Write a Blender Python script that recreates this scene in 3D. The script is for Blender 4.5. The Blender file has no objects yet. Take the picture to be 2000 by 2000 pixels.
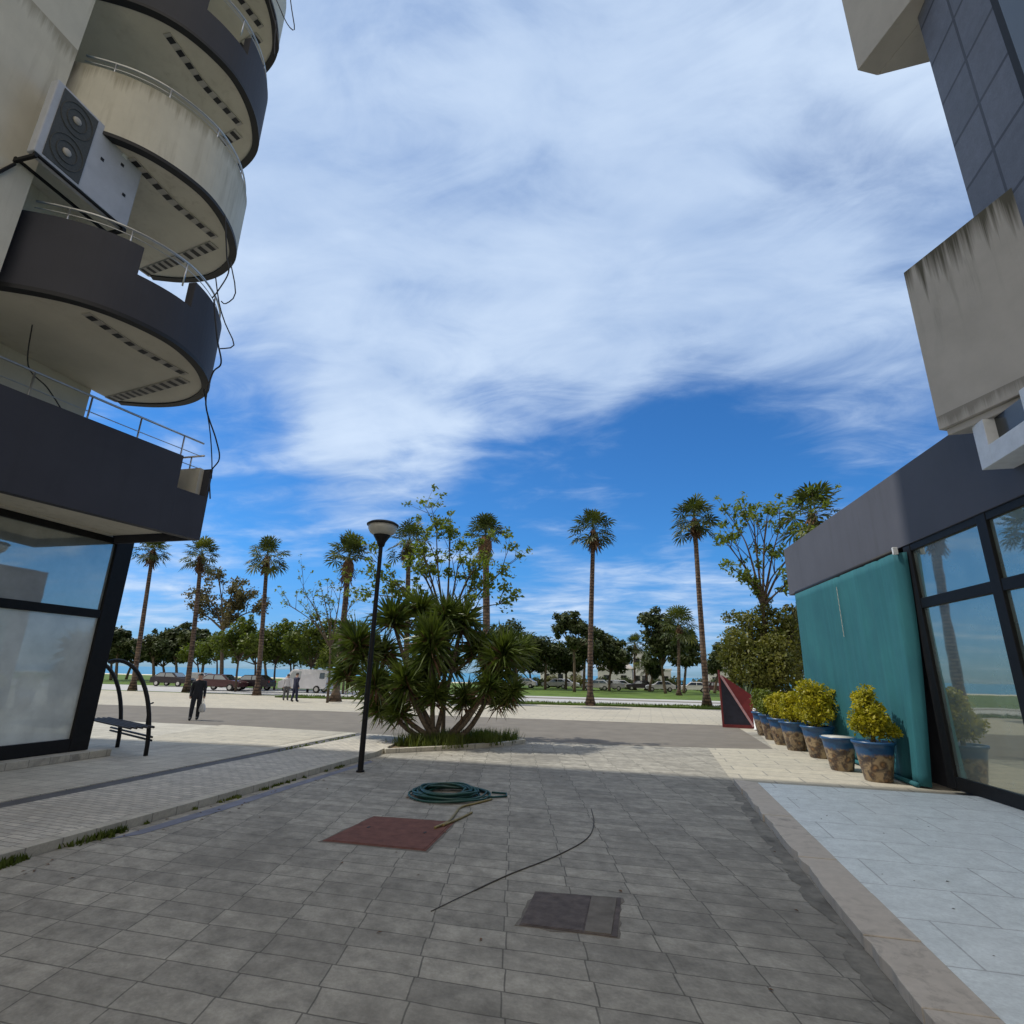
import bpy, bmesh, math, random
import numpy as np
from mathutils import Vector, Matrix
random.seed(7); rng = np.random.default_rng(11)
sc = bpy.context.scene
col = sc.collection
R = math.radians

# ------------------------------------------------------------------ camera, world, sun, exposure
CAM_H = 2.0
YAW, PITCH, ROLL, FPX = R(14.0), R(16.7), R(1.2), 1055.0
fwd = Vector((-math.sin(YAW)*math.cos(PITCH), math.cos(YAW)*math.cos(PITCH), math.sin(PITCH)))
rt = Vector((math.cos(YAW), math.sin(YAW), 0)); up = rt.cross(fwd)
cr = rt*math.cos(ROLL) + up*math.sin(ROLL); cu = -rt*math.sin(ROLL) + up*math.cos(ROLL)
cam = bpy.data.objects.new('camera', bpy.data.cameras.new('camera')); col.objects.link(cam)
cam.data.sensor_width = 36; cam.data.lens = FPX/2000*36
cam.data.clip_start = 0.05; cam.data.clip_end = 20000
M4 = Matrix((cr, cu, -fwd)).transposed().to_4x4(); M4.translation = (0, 0, CAM_H)
cam.matrix_world = M4
sc.camera = cam

def ray(px, py): return cr*((px-1000)/FPX) - cu*((py-1000)/FPX) + fwd
def gp(px, py, z=0.0):
    d = ray(px, py); t = (z-CAM_H)/d.z; return Vector((0, 0, CAM_H)) + d*t
def at(px, py, Y):
    d = ray(px, py); return Vector((0, 0, CAM_H)) + d*(Y/d.y)

SUN = Vector((-0.70, -0.066, 1.0)).normalized()
sun = bpy.data.objects.new('sun', bpy.data.lights.new('sun', 'SUN')); col.objects.link(sun)
sun.data.energy = 2.3; sun.data.angle = R(0.53); sun.data.color = (1.0, 0.955, 0.85)
sun.rotation_euler = (-SUN).to_track_quat('-Z', 'Y').to_euler()

world = bpy.data.worlds.new('World'); sc.world = world; world.use_nodes = True
def build_world():
    nt = world.node_tree; nt.nodes.clear(); N = nt.nodes.new; L = nt.links.new
    def val(x, sock):
        if isinstance(x, (int, float)): sock.default_value = x
        else: L(x, sock)
    def m(op, a, b=0.0, c=0.0, clamp=False):
        n = N('ShaderNodeMath'); n.operation = op; n.use_clamp = clamp
        val(a, n.inputs[0]); val(b, n.inputs[1]); val(c, n.inputs[2]); return n.outputs[0]
    def sstep(x, a, b, lo=0.0, hi=1.0):
        n = N('ShaderNodeMapRange'); n.interpolation_type = 'SMOOTHSTEP'
        val(x, n.inputs[0]); n.inputs[1].default_value = a; n.inputs[2].default_value = b
        n.inputs[3].default_value = lo; n.inputs[4].default_value = hi; return n.outputs[0]
    tc = N('ShaderNodeTexCoord'); D = tc.outputs['Generated']
    sky = N('ShaderNodeTexSky'); sky.sky_type = 'NISHITA'; sky.sun_disc = False
    sky.sun_elevation = math.asin(SUN.z); sky.sun_rotation = math.atan2(SUN.x, SUN.y)
    sky.air_density = 1.0; sky.dust_density = 0.3; sky.ozone_density = 3.0
    sep = N('ShaderNodeSeparateXYZ'); L(D, sep.inputs[0]); x, y, z = sep.outputs
    zz = m('ADD', m('MAXIMUM', z, 0.0), 0.10)
    pc = N('ShaderNodeCombineXYZ'); L(m('DIVIDE', x, zz), pc.inputs[0]); L(m('DIVIDE', y, zz), pc.inputs[1])
    P = pc.outputs[0]
    def noise(vec, scale, detail, rough, dist=0.0, rot=0.0, sx=1.0, sy=1.0, off=(0, 0, 0)):
        mp = N('ShaderNodeMapping'); L(vec, mp.inputs[0]); mp.inputs['Rotation'].default_value = (0, 0, rot)
        mp.inputs['Scale'].default_value = (sx, sy, 1); mp.inputs['Location'].default_value = off
        n = N('ShaderNodeTexNoise'); L(mp.outputs[0], n.inputs['Vector'])
        n.inputs['Scale'].default_value = scale; n.inputs['Detail'].default_value = detail
        n.inputs['Roughness'].default_value = rough; n.inputs['Distortion'].default_value = dist
        return n.outputs['Fac']
    big = noise(P, 0.9, 4, 0.55, 0.6, R(25), 1.0, 1.5, (3.1, 1.7, 0))
    streak = noise(P, 1.5, 7, 0.55, 0.5, R(-28), 0.8, 1.45, (0.4, 5.2, 0))
    fine = noise(P, 3.6, 10, 0.62, 0.7, R(-20), 0.85, 1.3, (8.0, 2.0, 0))
    def blob(px, py, r0, r1):
        d = ray(px, py).normalized()
        n = N('ShaderNodeVectorMath'); n.operation = 'DOT_PRODUCT'; L(D, n.inputs[0]); n.inputs[1].default_value = d
        return sstep(n.outputs['Value'], math.cos(R(r1)), math.cos(R(r0)))
    # how much cloud each part of the sky carries (direction on the dome, not picture)
    dens = sstep(z, 0.34, 0.66, -0.04, 0.58)
    for (px, py, r0, r1, w) in [(900, 380, 6, 30, 0.30), (520, 640, 4, 19, 0.22), (760, 860, 2, 11, 0.42),
                                (640, 960, 2, 9, 0.22), (1350, 610, 3, 17, 0.46), (1640, 640, 2, 13, 0.46), (1130, 690, 2, 9, .14),
                                (1400, 860, 3, 13, -0.34), (1050, 850, 3, 9, -0.16), (1600, 440, 1, 10, -0.28), (1230, 420, 2, 9, -0.12), (800, 190, 2, 9, -0.12), (1250, 960, 4, 14, -0.16),
                                (450, 830, 2, 7, -.05), (1110, 1088, 0.5, 5, 0.22), (1200, 1095, 0.5, 3.5, 0.16), (1340, 1065, 0.5, 3.5, 0.18),
                                (1050, 1215, 2, 9, 0.30), (1250, 1210, 2, 9, 0.22), (310, 1150, 1, 7, 0.34), (850, 1170, 1, 6, 0.2), (1420, 1190, 1, 7, 0.22)]:
        dens = m('ADD', dens, m('MULTIPLY', blob(px, py, r0, r1), w))
    tex = m('ADD', m('ADD', m('MULTIPLY', m('SUBTRACT', big, 0.5), 1.1), m('MULTIPLY', m('SUBTRACT', streak, 0.5), 1.25)),
            m('MULTIPLY', m('SUBTRACT', fine, 0.5), 0.9))
    fac = sstep(m('ADD', dens, tex), -0.20, 0.90)
    fac = m('MULTIPLY', fac, sstep(z, -0.01, 0.03, 0.4, 1.0))
    fac = m('MULTIPLY', fac, 0.93)
    # clear-sky colour: a deep blue day
    hs = N('ShaderNodeMix'); hs.data_type = 'RGBA'; hs.blend_type = 'MULTIPLY'; hs.inputs['Factor'].default_value = 1.0
    L(sky.outputs[0], hs.inputs['A']); lowc = N('ShaderNodeMix'); lowc.data_type = 'RGBA'; L(sstep(z, 0.0, 0.22), lowc.inputs['Factor'])
    lowc.inputs['A'].default_value = (0.34, 0.60, 1.05, 1); lowc.inputs['B'].default_value = (0.30, 0.76, 1.20, 1); L(lowc.outputs['Result'], hs.inputs['B'])
    b1 = N('ShaderNodeBackground'); L(hs.outputs['Result'], b1.inputs[0]); b1.inputs[1].default_value = SKY
    shade = m('ADD', m('ADD', m('MULTIPLY', streak, 0.45), m('MULTIPLY', big, 0.4)), m('MULTIPLY', fine, 0.25))
    cr_ = N('ShaderNodeMix'); cr_.data_type = 'RGBA'; L(sstep(shade, 0.35, 0.75), cr_.inputs['Factor'])
    cr_.inputs['A'].default_value = (0.35, 0.49, 0.74, 1); cr_.inputs['B'].default_value = (0.66, 0.79, 0.97, 1)
    b2 = N('ShaderNodeBackground'); 
    # unseen sky behind and overhead: bright warm cloud added as fill for the shade
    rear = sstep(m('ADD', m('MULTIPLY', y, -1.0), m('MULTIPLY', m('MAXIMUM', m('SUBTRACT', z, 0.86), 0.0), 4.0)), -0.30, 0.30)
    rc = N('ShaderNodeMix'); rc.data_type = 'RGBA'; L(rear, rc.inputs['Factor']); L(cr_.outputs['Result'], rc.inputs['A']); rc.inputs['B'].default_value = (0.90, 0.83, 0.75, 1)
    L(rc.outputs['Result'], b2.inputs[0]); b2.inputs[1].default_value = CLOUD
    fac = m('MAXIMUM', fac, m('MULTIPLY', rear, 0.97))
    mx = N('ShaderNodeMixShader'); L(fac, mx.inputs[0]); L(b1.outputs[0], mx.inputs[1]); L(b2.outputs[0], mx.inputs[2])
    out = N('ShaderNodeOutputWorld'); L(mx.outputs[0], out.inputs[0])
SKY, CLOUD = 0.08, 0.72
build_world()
vs = sc.view_settings
vs.view_transform = 'Standard'; vs.look = 'None'; vs.gamma = 1; vs.use_curve_mapping = False; vs.exposure = 0.55
sc.cycles.max_bounces = 6; sc.cycles.use_denoising = True
sc.cycles.sample_clamp_indirect = 6

# ------------------------------------------------------------------ materials
def nmat(name):
    m = bpy.data.materials.new(name); m.use_nodes = True
    return m, m.node_tree, m.node_tree.nodes['Principled BSDF']
def node(nt, kind, **kw):
    n = nt.nodes.new(kind)
    for k, v in kw.items(): setattr(n, k, v)
    return n
def pos_vec(nt, axes='xyz', scale=(1, 1, 1), rot=0.0, loc=(0, 0, 0)):
    g = node(nt, 'ShaderNodeNewGeometry'); s = node(nt, 'ShaderNodeSeparateXYZ'); nt.links.new(g.outputs['Position'], s.inputs[0])
    c = node(nt, 'ShaderNodeCombineXYZ'); idx = {'x': 0, 'y': 1, 'z': 2}
    for i, a in enumerate(axes): nt.links.new(s.outputs[idx[a]], c.inputs[i])
    mp = node(nt, 'ShaderNodeMapping'); nt.links.new(c.outputs[0], mp.inputs[0])
    mp.inputs['Scale'].default_value = scale; mp.inputs['Rotation'].default_value = (0, 0, rot); mp.inputs['Location'].default_value = loc
    return mp.outputs[0]
def noise_fac(nt, vec, scale, detail=6, rough=0.6, dist=0.0):
    n = node(nt, 'ShaderNodeTexNoise'); nt.links.new(vec, n.inputs['Vector'])
    n.inputs['Scale'].default_value = scale; n.inputs['Detail'].default_value = detail
    n.inputs['Roughness'].default_value = rough; n.inputs['Distortion'].default_value = dist
    return n.outputs['Fac']
def ramp(nt, fac, stops):
    r = node(nt, 'ShaderNodeValToRGB'); nt.links.new(fac, r.inputs[0])
    e = r.color_ramp.elements
    while len(e) < len(stops): e.new(0.5)
    for i, (p, c) in enumerate(stops):
        e[i].position = p; e[i].color = (c[0], c[1], c[2], 1) if not isinstance(c, (int, float)) else (c, c, c, 1)
    return r.outputs['Color']
def mixc(nt, fac, a, b, mode='MIX'):
    n = node(nt, 'ShaderNodeMix'); n.data_type = 'RGBA'; n.blend_type = mode
    for k, v in (('Factor', fac), ('A', a), ('B', b)):
        s = n.inputs[k]
        if isinstance(v, (int, float)): s.default_value = v if k == 'Factor' else (v, v, v, 1)
        elif isinstance(v, tuple): s.default_value = (v[0], v[1], v[2], 1)
        else: nt.links.new(v, s)
    return n.outputs['Result']
def bump(nt, bsdf, height, strength=0.3, dist=0.02):
    b = node(nt, 'ShaderNodeBump'); b.inputs['Strength'].default_value = strength; b.inputs['Distance'].default_value = dist
    nt.links.new(height, b.inputs['Height']); nt.links.new(b.outputs[0], bsdf.inputs['Normal'])
def plain(name, c, rough=0.6, metal=0.0, var=0.12, scale=3.0, spec=0.5, bmp=0.0):
    m, nt, b = nmat(name)
    v = pos_vec(nt); f = noise_fac(nt, v, scale, 7, 0.65)
    lo = tuple(x*(1-var) for x in c); hi = tuple(min(1, x*(1+var)) for x in c)
    nt.links.new(ramp(nt, f, [(0.3, lo), (0.7, hi)]), b.inputs['Base Color'])
    b.inputs['Roughness'].default_value = rough; b.inputs['Metallic'].default_value = metal
    b.inputs['Specular IOR Level'].default_value = spec
    if bmp: bump(nt, b, f, bmp)
    return m
def plaster(name, c, stain=(0.12, 0.10, 0.06), amt=0.5, rough=0.85, scale=1.2, spec=0.3, drips=()):
    """painted render with blotches and rain streaks"""
    m, nt, b = nmat(name)
    v = pos_vec(nt); f = noise_fac(nt, v, scale, 8, 0.62)
    st = noise_fac(nt, pos_vec(nt, scale=(5, 5, 0.35)), 1.0, 6, 0.7, 0.4)
    big = noise_fac(nt, pos_vec(nt, loc=(3, 1, 7)), 0.45, 4, 0.5)
    base = ramp(nt, f, [(0.25, tuple(x*0.88 for x in c)), (0.75, tuple(min(1, x*1.08) for x in c))])
    mul = node(nt, 'ShaderNodeMath', operation='MULTIPLY'); 
    s1 = ramp(nt, st, [(0.50, 0.0), (0.72, 1.0)]); s2 = ramp(nt, big, [(0.42, 0.0), (0.65, 1.0)])
    nt.links.new(s1, mul.inputs[0]); nt.links.new(s2, mul.inputs[1])
    m2 = node(nt, 'ShaderNodeMath', operation='MULTIPLY'); nt.links.new(mul.outputs[0], m2.inputs[0]); m2.inputs[1].default_value = amt
    cc = mixc(nt, m2.outputs[0], base, stain)
    g_ = node(nt, 'ShaderNodeNewGeometry'); sz = node(nt, 'ShaderNodeSeparateXYZ'); nt.links.new(g_.outputs['Position'], sz.inputs[0])
    for (z0, ln, am) in drips:      # rain streaks that run down from an edge
        fx = noise_fac(nt, pos_vec(nt, scale=(6.5, 6.5, 0.12), loc=(z0, 0, 0)), 1.0, 5, 0.7, 0.3)
        lo = node(nt, 'ShaderNodeMapRange'); nt.links.new(sz.outputs[2], lo.inputs[0]); lo.inputs[1].default_value = z0-ln; lo.inputs[2].default_value = z0; lo.inputs[3].default_value = -0.55; lo.inputs[4].default_value = 0.18
        ad = node(nt, 'ShaderNodeMath', operation='ADD'); nt.links.new(fx, ad.inputs[0]); nt.links.new(lo.outputs[0], ad.inputs[1])
        up_ = node(nt, 'ShaderNodeMath', operation='LESS_THAN'); nt.links.new(sz.outputs[2], up_.inputs[0]); up_.inputs[1].default_value = z0+0.01
        mm = node(nt, 'ShaderNodeMath', operation='MULTIPLY'); nt.links.new(ramp(nt, ad.outputs[0], [(0.42, 0.0), (0.66, am)]), mm.inputs[0]); nt.links.new(up_.outputs[0], mm.inputs[1])
        cc = mixc(nt, mm.outputs[0], cc, stain)
    nt.links.new(cc, b.inputs['Base Color'])
    b.inputs['Roughness'].default_value = rough; b.inputs['Specular IOR Level'].default_value = spec
    fine = noise_fac(nt, v, 60, 3, 0.6); bump(nt, b, fine, 0.12, 0.01)
    return m
def paving(name, c1, c2, mortar, bw, rh, ms=0.012, axes='xyz', rot=0.0, loc=(0, 0, 0), offset=0.5, dirt=(0.05, 0.045, 0.04), dirt_amt=0.6,
           rough=0.85, bmp=0.35, wob=0.01, dirt_scale=0.55, shear=0.0, var=0.42):
    m, nt, b = nmat(name)
    v = pos_vec(nt, axes, rot=rot, loc=loc)
    if shear:
        s_ = node(nt, 'ShaderNodeSeparateXYZ'); nt.links.new(v, s_.inputs[0]); q_ = node(nt, 'ShaderNodeMath', operation='MULTIPLY_ADD')
        nt.links.new(s_.outputs[1], q_.inputs[0]); q_.inputs[1].default_value = shear; nt.links.new(s_.outputs[0], q_.inputs[2])
        c_ = node(nt, 'ShaderNodeCombineXYZ'); nt.links.new(q_.outputs[0], c_.inputs[0]); nt.links.new(s_.outputs[1], c_.inputs[1]); v = c_.outputs[0]
    # joints that wander a little
    nz = node(nt, 'ShaderNodeTexNoise'); nt.links.new(v, nz.inputs['Vector']); nz.inputs['Scale'].default_value = 2.2; nz.inputs['Detail'].default_value = 3
    vm = node(nt, 'ShaderNodeVectorMath', operation='MULTIPLY_ADD'); nt.links.new(nz.outputs['Color'], vm.inputs[0])
    vm.inputs[1].default_value = (wob*2, wob*2, 0); nt.links.new(v, vm.inputs[2])
    bt = node(nt, 'ShaderNodeTexBrick'); nt.links.new(vm.outputs[0], bt.inputs['Vector'])
    bt.offset = offset; bt.inputs['Scale'].default_value = 1.0; bt.inputs['Brick Width'].default_value = bw; bt.inputs['Row Height'].default_value = rh
    bt.inputs['Mortar Size'].default_value = ms; bt.inputs['Mortar Smooth'].default_value = 0.3; bt.inputs['Bias'].default_value = 0.0
    for k, cc in (('Color1', c1), ('Color2', c2), ('Mortar', mortar)): bt.inputs[k].default_value = (*cc, 1)
    f = noise_fac(nt, v, 5.0, 9, 0.68); g = noise_fac(nt, v, dirt_scale, 7, 0.62, 0.5); h = noise_fac(nt, v, 34, 4, 0.7)
    sp = ramp(nt, noise_fac(nt, v, 3.4, 5, 0.75, 0.2), [(0.66, 0.0), (0.74, 1.0)])
    c = mixc(nt, var, bt.outputs['Color'], ramp(nt, f, [(0.25, 0.45), (0.75, 1.35)]), 'MULTIPLY')
    c = mixc(nt, 0.35, c, ramp(nt, h, [(0.3, 0.6), (0.7, 1.3)]), 'MULTIPLY')
    md = node(nt, 'ShaderNodeMath', operation='MULTIPLY'); nt.links.new(ramp(nt, g, [(0.48, 0.0), (0.72, 1.0)]), md.inputs[0]); md.inputs[1].default_value = dirt_amt
    c = mixc(nt, md.outputs[0], c, dirt)
    md2 = node(nt, 'ShaderNodeMath', operation='MULTIPLY'); nt.links.new(sp, md2.inputs[0]); md2.inputs[1].default_value = dirt_amt*0.35
    c = mixc(nt, md2.outputs[0], c, dirt)
    nt.links.new(c, b.inputs['Base Color']); b.inputs['Roughness'].default_value = rough; b.inputs['Specular IOR Level'].default_value = 0.3
    inv = node(nt, 'ShaderNodeMath', operation='MULTIPLY_ADD'); nt.links.new(bt.outputs['Fac'], inv.inputs[0]); inv.inputs[1].default_value = -1.0
    nt.links.new(f, inv.inputs[2]); bump(nt, b, inv.outputs[0], bmp, 0.02)
    return m
def foliage(name, c1, c2, rough=0.55, transl=0.35, scale=0.8):
    m, nt, b = nmat(name)
    f = noise_fac(nt, pos_vec(nt), scale, 5, 0.7)
    cc = ramp(nt, f, [(0.32, c1), (0.68, c2)])
    nt.links.new(cc, b.inputs['Base Color']); b.inputs['Roughness'].default_value = rough; b.inputs['Specular IOR Level'].default_value = 0.3
    tr = node(nt, 'ShaderNodeBsdfTranslucent'); nt.links.new(mixc(nt, 1.0, cc, (1.3, 1.35, 0.6), 'MULTIPLY'), tr.inputs[0])
    mx = node(nt, 'ShaderNodeMixShader'); mx.inputs[0].default_value = transl
    nt.links.new(b.outputs[0], mx.inputs[1]); nt.links.new(tr.outputs[0], mx.inputs[2])
    nt.links.new(mx.outputs[0], nt.nodes['Material Output'].inputs[0])
    return m
def coated_glass(name, base, gl=0.4, tint=(0.8, 0.9, 0.95), wave=0.004, smear=0.3):
    m, nt, b = nmat(name)
    v = pos_vec(nt); f = noise_fac(nt, v, 1.3, 5, 0.6)
    b.inputs['Roughness'].default_value = 0.25
    nt.links.new(ramp(nt, f, [(0.3, tuple(x*(1-smear) for x in base)), (0.7, tuple(x*(1+smear) for x in base))]), b.inputs['Base Color'])
    g = node(nt, 'ShaderNodeBsdfGlossy'); g.inputs['Color'].default_value = (*tint, 1); g.inputs['Roughness'].default_value = 0.02
    bp = node(nt, 'ShaderNodeBump'); bp.inputs['Strength'].default_value = 0.25; bp.inputs['Distance'].default_value = wave
    nt.links.new(noise_fac(nt, v, 1.1, 2, 0.4), bp.inputs['Height']); nt.links.new(bp.outputs[0], g.inputs['Normal'])
    mx = node(nt, 'ShaderNodeMixShader'); mx.inputs[0].default_value = gl
    nt.links.new(b.outputs[0], mx.inputs[1]); nt.links.new(g.outputs[0], mx.inputs[2]); nt.links.new(mx.outputs[0], nt.nodes['Material Output'].inputs[0])
    return m

MT = {}
MT['beige'] = plaster('beige_render', (0.64, 0.60, 0.51), (0.20, 0.165, 0.10), 0.38, drips=((13.16, 0.9, 0.55), (20.2, .9, .5)))
MT['soffit'] = plaster('soffit_render', (0.62, 0.58, 0.49), (0.20, 0.15, 0.09), 0.35)
MT['dark'] = plaster('dark_paint', (0.050, 0.050, 0.062), (0.03, 0.03, 0.035), 0.4, 0.7, 1.0, 0.35)
MT['dark2'] = plaster('charcoal_paint', (0.085, 0.088, 0.108), (0.05, 0.05, 0.055), 0.5, 0.7, 0.8, 0.35)
MT['concrete'] = plaster('weathered_concrete', (0.47, 0.44, 0.40), (0.085, 0.078, 0.055), 0.35, 0.9, 1.6, drips=((9.36, 1.7, 0.95), (6.35, 0.5, 0.5), (17.8, 3.0, 0.8)))
MT['black'] = plain('black_frame', (0.012, 0.012, 0.013), 0.55, 0.0, 0.2, 8, 0.22)
MT['trim'] = plain('black_trim', (0.010, 0.010, 0.012), 0.6)
MT['white'] = plain('white_paint', (0.70, 0.72, 0.74), 0.5, 0, 0.1, 5)
MT['steel'] = plain('brushed_steel', (0.55, 0.55, 0.55), 0.35, 1.0, 0.1, 9)
MT['grey_metal'] = plain('grey_sheet_metal', (0.47, 0.48, 0.52), 0.5, 0.0, 0.10, 2.5)
MT['grille'] = plain('dark_grille', (0.055, 0.057, 0.052), 0.6, 0, 0.3, 40)
MT['cable'] = plain('cable_black', (0.015, 0.015, 0.017), 0.6)
MT['cable_grey'] = plain('dusty_cable', (0.075, 0.07, 0.065), 0.8)
MT['wall_tile'] = paving('dark_wall_tile', (0.15, 0.155, 0.185), (0.125, 0.13, 0.155), (0.05, 0.05, 0.06), 0.9, 1.0, 0.035, 'yzx', loc=(0.75, -0.25, 0), offset=0.0,
                         dirt=(0.09, 0.09, 0.10), dirt_amt=0.5, rough=0.5, bmp=0.2, wob=0.004)
MT['alley'] = paving('alley_tiles', (0.40, 0.378, 0.325), (0.295, 0.28, 0.243), (0.165, 0.156, 0.135), 0.62, 0.28, 0.007, shear=0.24, var=0.85, offset=0.04, dirt=(0.15, 0.14, 0.12), dirt_amt=0.7, bmp=0.35, wob=0.018)
MT['cobble'] = paving('small_setts', (0.62, 0.58, 0.50), (0.46, 0.435, 0.385), (0.30, 0.285, 0.25), 0.23, 0.105, 0.010, rot=R(4), dirt=(0.34, 0.31, 0.26), dirt_amt=0.5, bmp=0.6, wob=0.035)
MT['slab'] = paving('pavement_slabs', (0.54, 0.51, 0.43), (0.47, 0.44, 0.375), (0.30, 0.285, 0.25), 0.4, 0.4, 0.01, offset=0.0, dirt=(0.26, 0.24, 0.20), dirt_amt=0.4)
MT['plaza'] = paving('plaza_paving', (0.47, 0.435, 0.355), (0.42, 0.39, 0.325), (0.28, 0.27, 0.24), 1.2, 0.6, 0.02, dirt=(0.30, 0.28, 0.24), dirt_amt=0.5, dirt_scale=0.12)
MT['white_tile'] = paving('white_terrace_tile', (0.88, 0.935, 0.92), (0.85, 0.905, 0.89), (0.52, 0.535, 0.53), 1.05, 0.83, 0.009, loc=(0.45, -0.18, 0), offset=0.5, dirt=(0.72, 0.75, 0.74), dirt_amt=0.35, rough=0.45, bmp=0.12, wob=0.006)
MT['kerb'] = plaster('terrazzo_kerb', (0.58, 0.52, 0.445), (0.24, 0.215, 0.18), 0.8, 0.8, 9)
MT['strip'] = plain('dark_drain_stone', (0.085, 0.083, 0.085), 0.8, 0, 0.3, 3)
MT['road'] = plain('asphalt', (0.175, 0.158, 0.135), 0.9, 0, 0.16, 1.1, 0.3, 0.15)
MT['far_road'] = plain('pale_road', (0.40, 0.40, 0.40), 0.9, 0, 0.1, 0.3)
MT['sand'] = plain('beach_sand', (0.62, 0.57, 0.45), 0.9, 0, 0.06, 0.2)
MT['earth'] = plain('bare_earth', (0.20, 0.155, 0.10), 0.95, 0, 0.4, 4, 0.2, 0.5)
MT['lawn'] = plain('lawn_grass', (0.085, 0.135, 0.025), 0.9, 0, 0.45, 0.35, 0.2)
MT['grass'] = foliage('grass_blades', (0.05, 0.085, 0.015), (0.14, 0.16, 0.04))
MT['bark'] = plain('bark', (0.105, 0.082, 0.06), 0.95, 0, 0.4, 6, 0.2, 0.6)
MT['palm_bark'] = paving('palm_bark', (0.17, 0.115, 0.085), (0.10, 0.07, 0.055), (0.05, 0.035, 0.03), 0.5, 0.22, 0.05, 'xzy', dirt=(0.2, 0.15, 0.11), dirt_amt=0.6, bmp=0.8, wob=0.05)
MT['yucca_bark'] = plain('yucca_bark', (0.125, 0.098, 0.072), 0.95, 0, 0.6, 14, 0.2, 1.0)
MT['palm_leaf'] = foliage('palm_leaf', (0.030, 0.050, 0.016), (0.070, 0.085, 0.025), 0.45, 0.25, 1.2)
MT['palm_leaf_pale'] = foliage('palm_leaf_yellow', (0.07, 0.09, 0.015), (0.15, 0.16, 0.03), 0.45, 0.35, 1.2)  # yellower green, given to some leaves at random
MT['dead_leaf'] = plain('dead_palm_leaf', (0.135, 0.075, 0.04), 0.9, 0, 0.45, 4)
MT['yucca_leaf'] = foliage('yucca_leaf', (0.030, 0.055, 0.012), (0.125, 0.160, 0.032), 0.40, 0.22, 2.2)
MT['spring_leaf'] = foliage('spring_leaf', (0.085, 0.125, 0.022), (0.19, 0.23, 0.045), 0.5, 0.45, 1.5)
MT['green_leaf'] = foliage('street_tree_leaf', (0.046, 0.082, 0.012), (0.135, 0.165, 0.026), 0.5, 0.35, 0.7)
MT['olive_leaf'] = foliage('olive_leaf', (0.05, 0.06, 0.02), (0.16, 0.15, 0.055), 0.55, 0.3, 0.6)
MT['brown_leaf'] = foliage('russet_leaf', (0.06, 0.06, 0.025), (0.17, 0.14, 0.07), 0.55, 0.3, 0.6)
MT['ivy'] = foliage('ivy_leaf', (0.045, 0.066, 0.012), (0.19, 0.185, 0.038), 0.5, 0.3, 1.3)
MT['pine'] = foliage('pine_needles', (0.020, 0.038, 0.012), (0.072, 0.088, 0.026), 0.6, 0.15, 0.5)
MT['shrub'] = foliage('golden_shrub_leaf', (0.17, 0.18, 0.015), (0.52, 0.44, 0.02), 0.45, 0.35, 4.0)
MT['shrub_green'] = foliage('green_shrub_leaf', (0.05, 0.09, 0.015), (0.20, 0.22, 0.03), 0.45, 0.35, 4.0)
MT['agave'] = foliage('agave_leaf', (0.06, 0.09, 0.06), (0.11, 0.15, 0.09), 0.5, 0.15, 2)
MT['teal'] = None
def teal_fabric():
    m, nt, b = nmat('teal_fabric')
    st = noise_fac(nt, pos_vec(nt, scale=(7, 7, 0.25)), 1.0, 6, 0.65, 0.3); bl = noise_fac(nt, pos_vec(nt), 0.9, 6, 0.6)
    c = mixc(nt, ramp(nt, bl, [(0.35, 0.0), (0.7, 1.0)]), (0.022, 0.112, 0.138), (0.028, 0.140, 0.160))
    c = mixc(nt, 0.5, c, ramp(nt, st, [(0.3, 0.75), (0.7, 1.15)]), 'MULTIPLY')
    nt.links.new(c, b.inputs['Base Color']); b.inputs['Roughness'].default_value = 0.75; b.inputs['Specular IOR Level'].default_value = 0.25
    bump(nt, b, st, 0.25, 0.03)
    return m
MT['teal'] = teal_fabric()
MT['glass_up'] = coated_glass('shop_glass_clear', (0.30, 0.33, 0.32), 0.36, (0.86, 0.86, 0.78))
MT['glass_film'] = coated_glass('shop_glass_frosted', (0.66, 0.70, 0.67), 0.08, (0.8, 0.9, 0.9), 0.003, 0.2)
MT['glass_right'] = coated_glass('shop_glass_tinted', (0.17, 0.205, 0.18), 0.36, (0.84, 0.86, 0.74))
MT['dark_glass'] = coated_glass('window_glass_dark', (0.01, 0.011, 0.012), 0.045)
MT['rust'] = plain('rusty_iron', (0.155, 0.068, 0.052), 0.85, 0, 0.28, 7, 0.3, 0.3)
MT['rust_dark'] = plain('old_iron', (0.105, 0.086, 0.078), 0.8, 0, 0.35, 9, 0.3, 0.3)
MT['cement'] = plain('cement_fill', (0.165, 0.15, 0.13), 0.9, 0, 0.25, 8, 0.3, 0.3)
MT['hose'] = plain('green_hose', (0.014, 0.066, 0.058), 0.35, 0, 0.25, 6)
MT['hose_yellow'] = plain('yellow_hose', (0.24, 0.19, 0.07), 0.5, 0, 0.3, 9)
MT['lamp_white'] = plain('opal_bowl', (0.50, 0.49, 0.44), 0.45, 0, 0.12, 6)
MT['red'] = plain('dark_red_paint', (0.165, 0.018, 0.022), 0.5, 0, 0.2, 5)
MT['pink'] = plain('faded_pink_paint', (0.55, 0.32, 0.34), 0.6, 0, 0.2, 5)
MT['navy'] = plain('chalk_navy', (0.018, 0.020, 0.040), 0.6, 0, 0.3, 6)
MT['cloth_dark'] = plain('dark_cloth', (0.016, 0.017, 0.024), 0.9, 0, 0.25, 20)
MT['cloth_navy'] = plain('navy_cloth', (0.022, 0.026, 0.06), 0.9, 0, 0.25, 20)
MT['cloth_light'] = plain('pale_cloth', (0.55, 0.55, 0.60), 0.9, 0, 0.2, 20)
MT['cloth_grey'] = plain('grey_cloth', (0.10, 0.10, 0.11), 0.9, 0, 0.2, 20)
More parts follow.
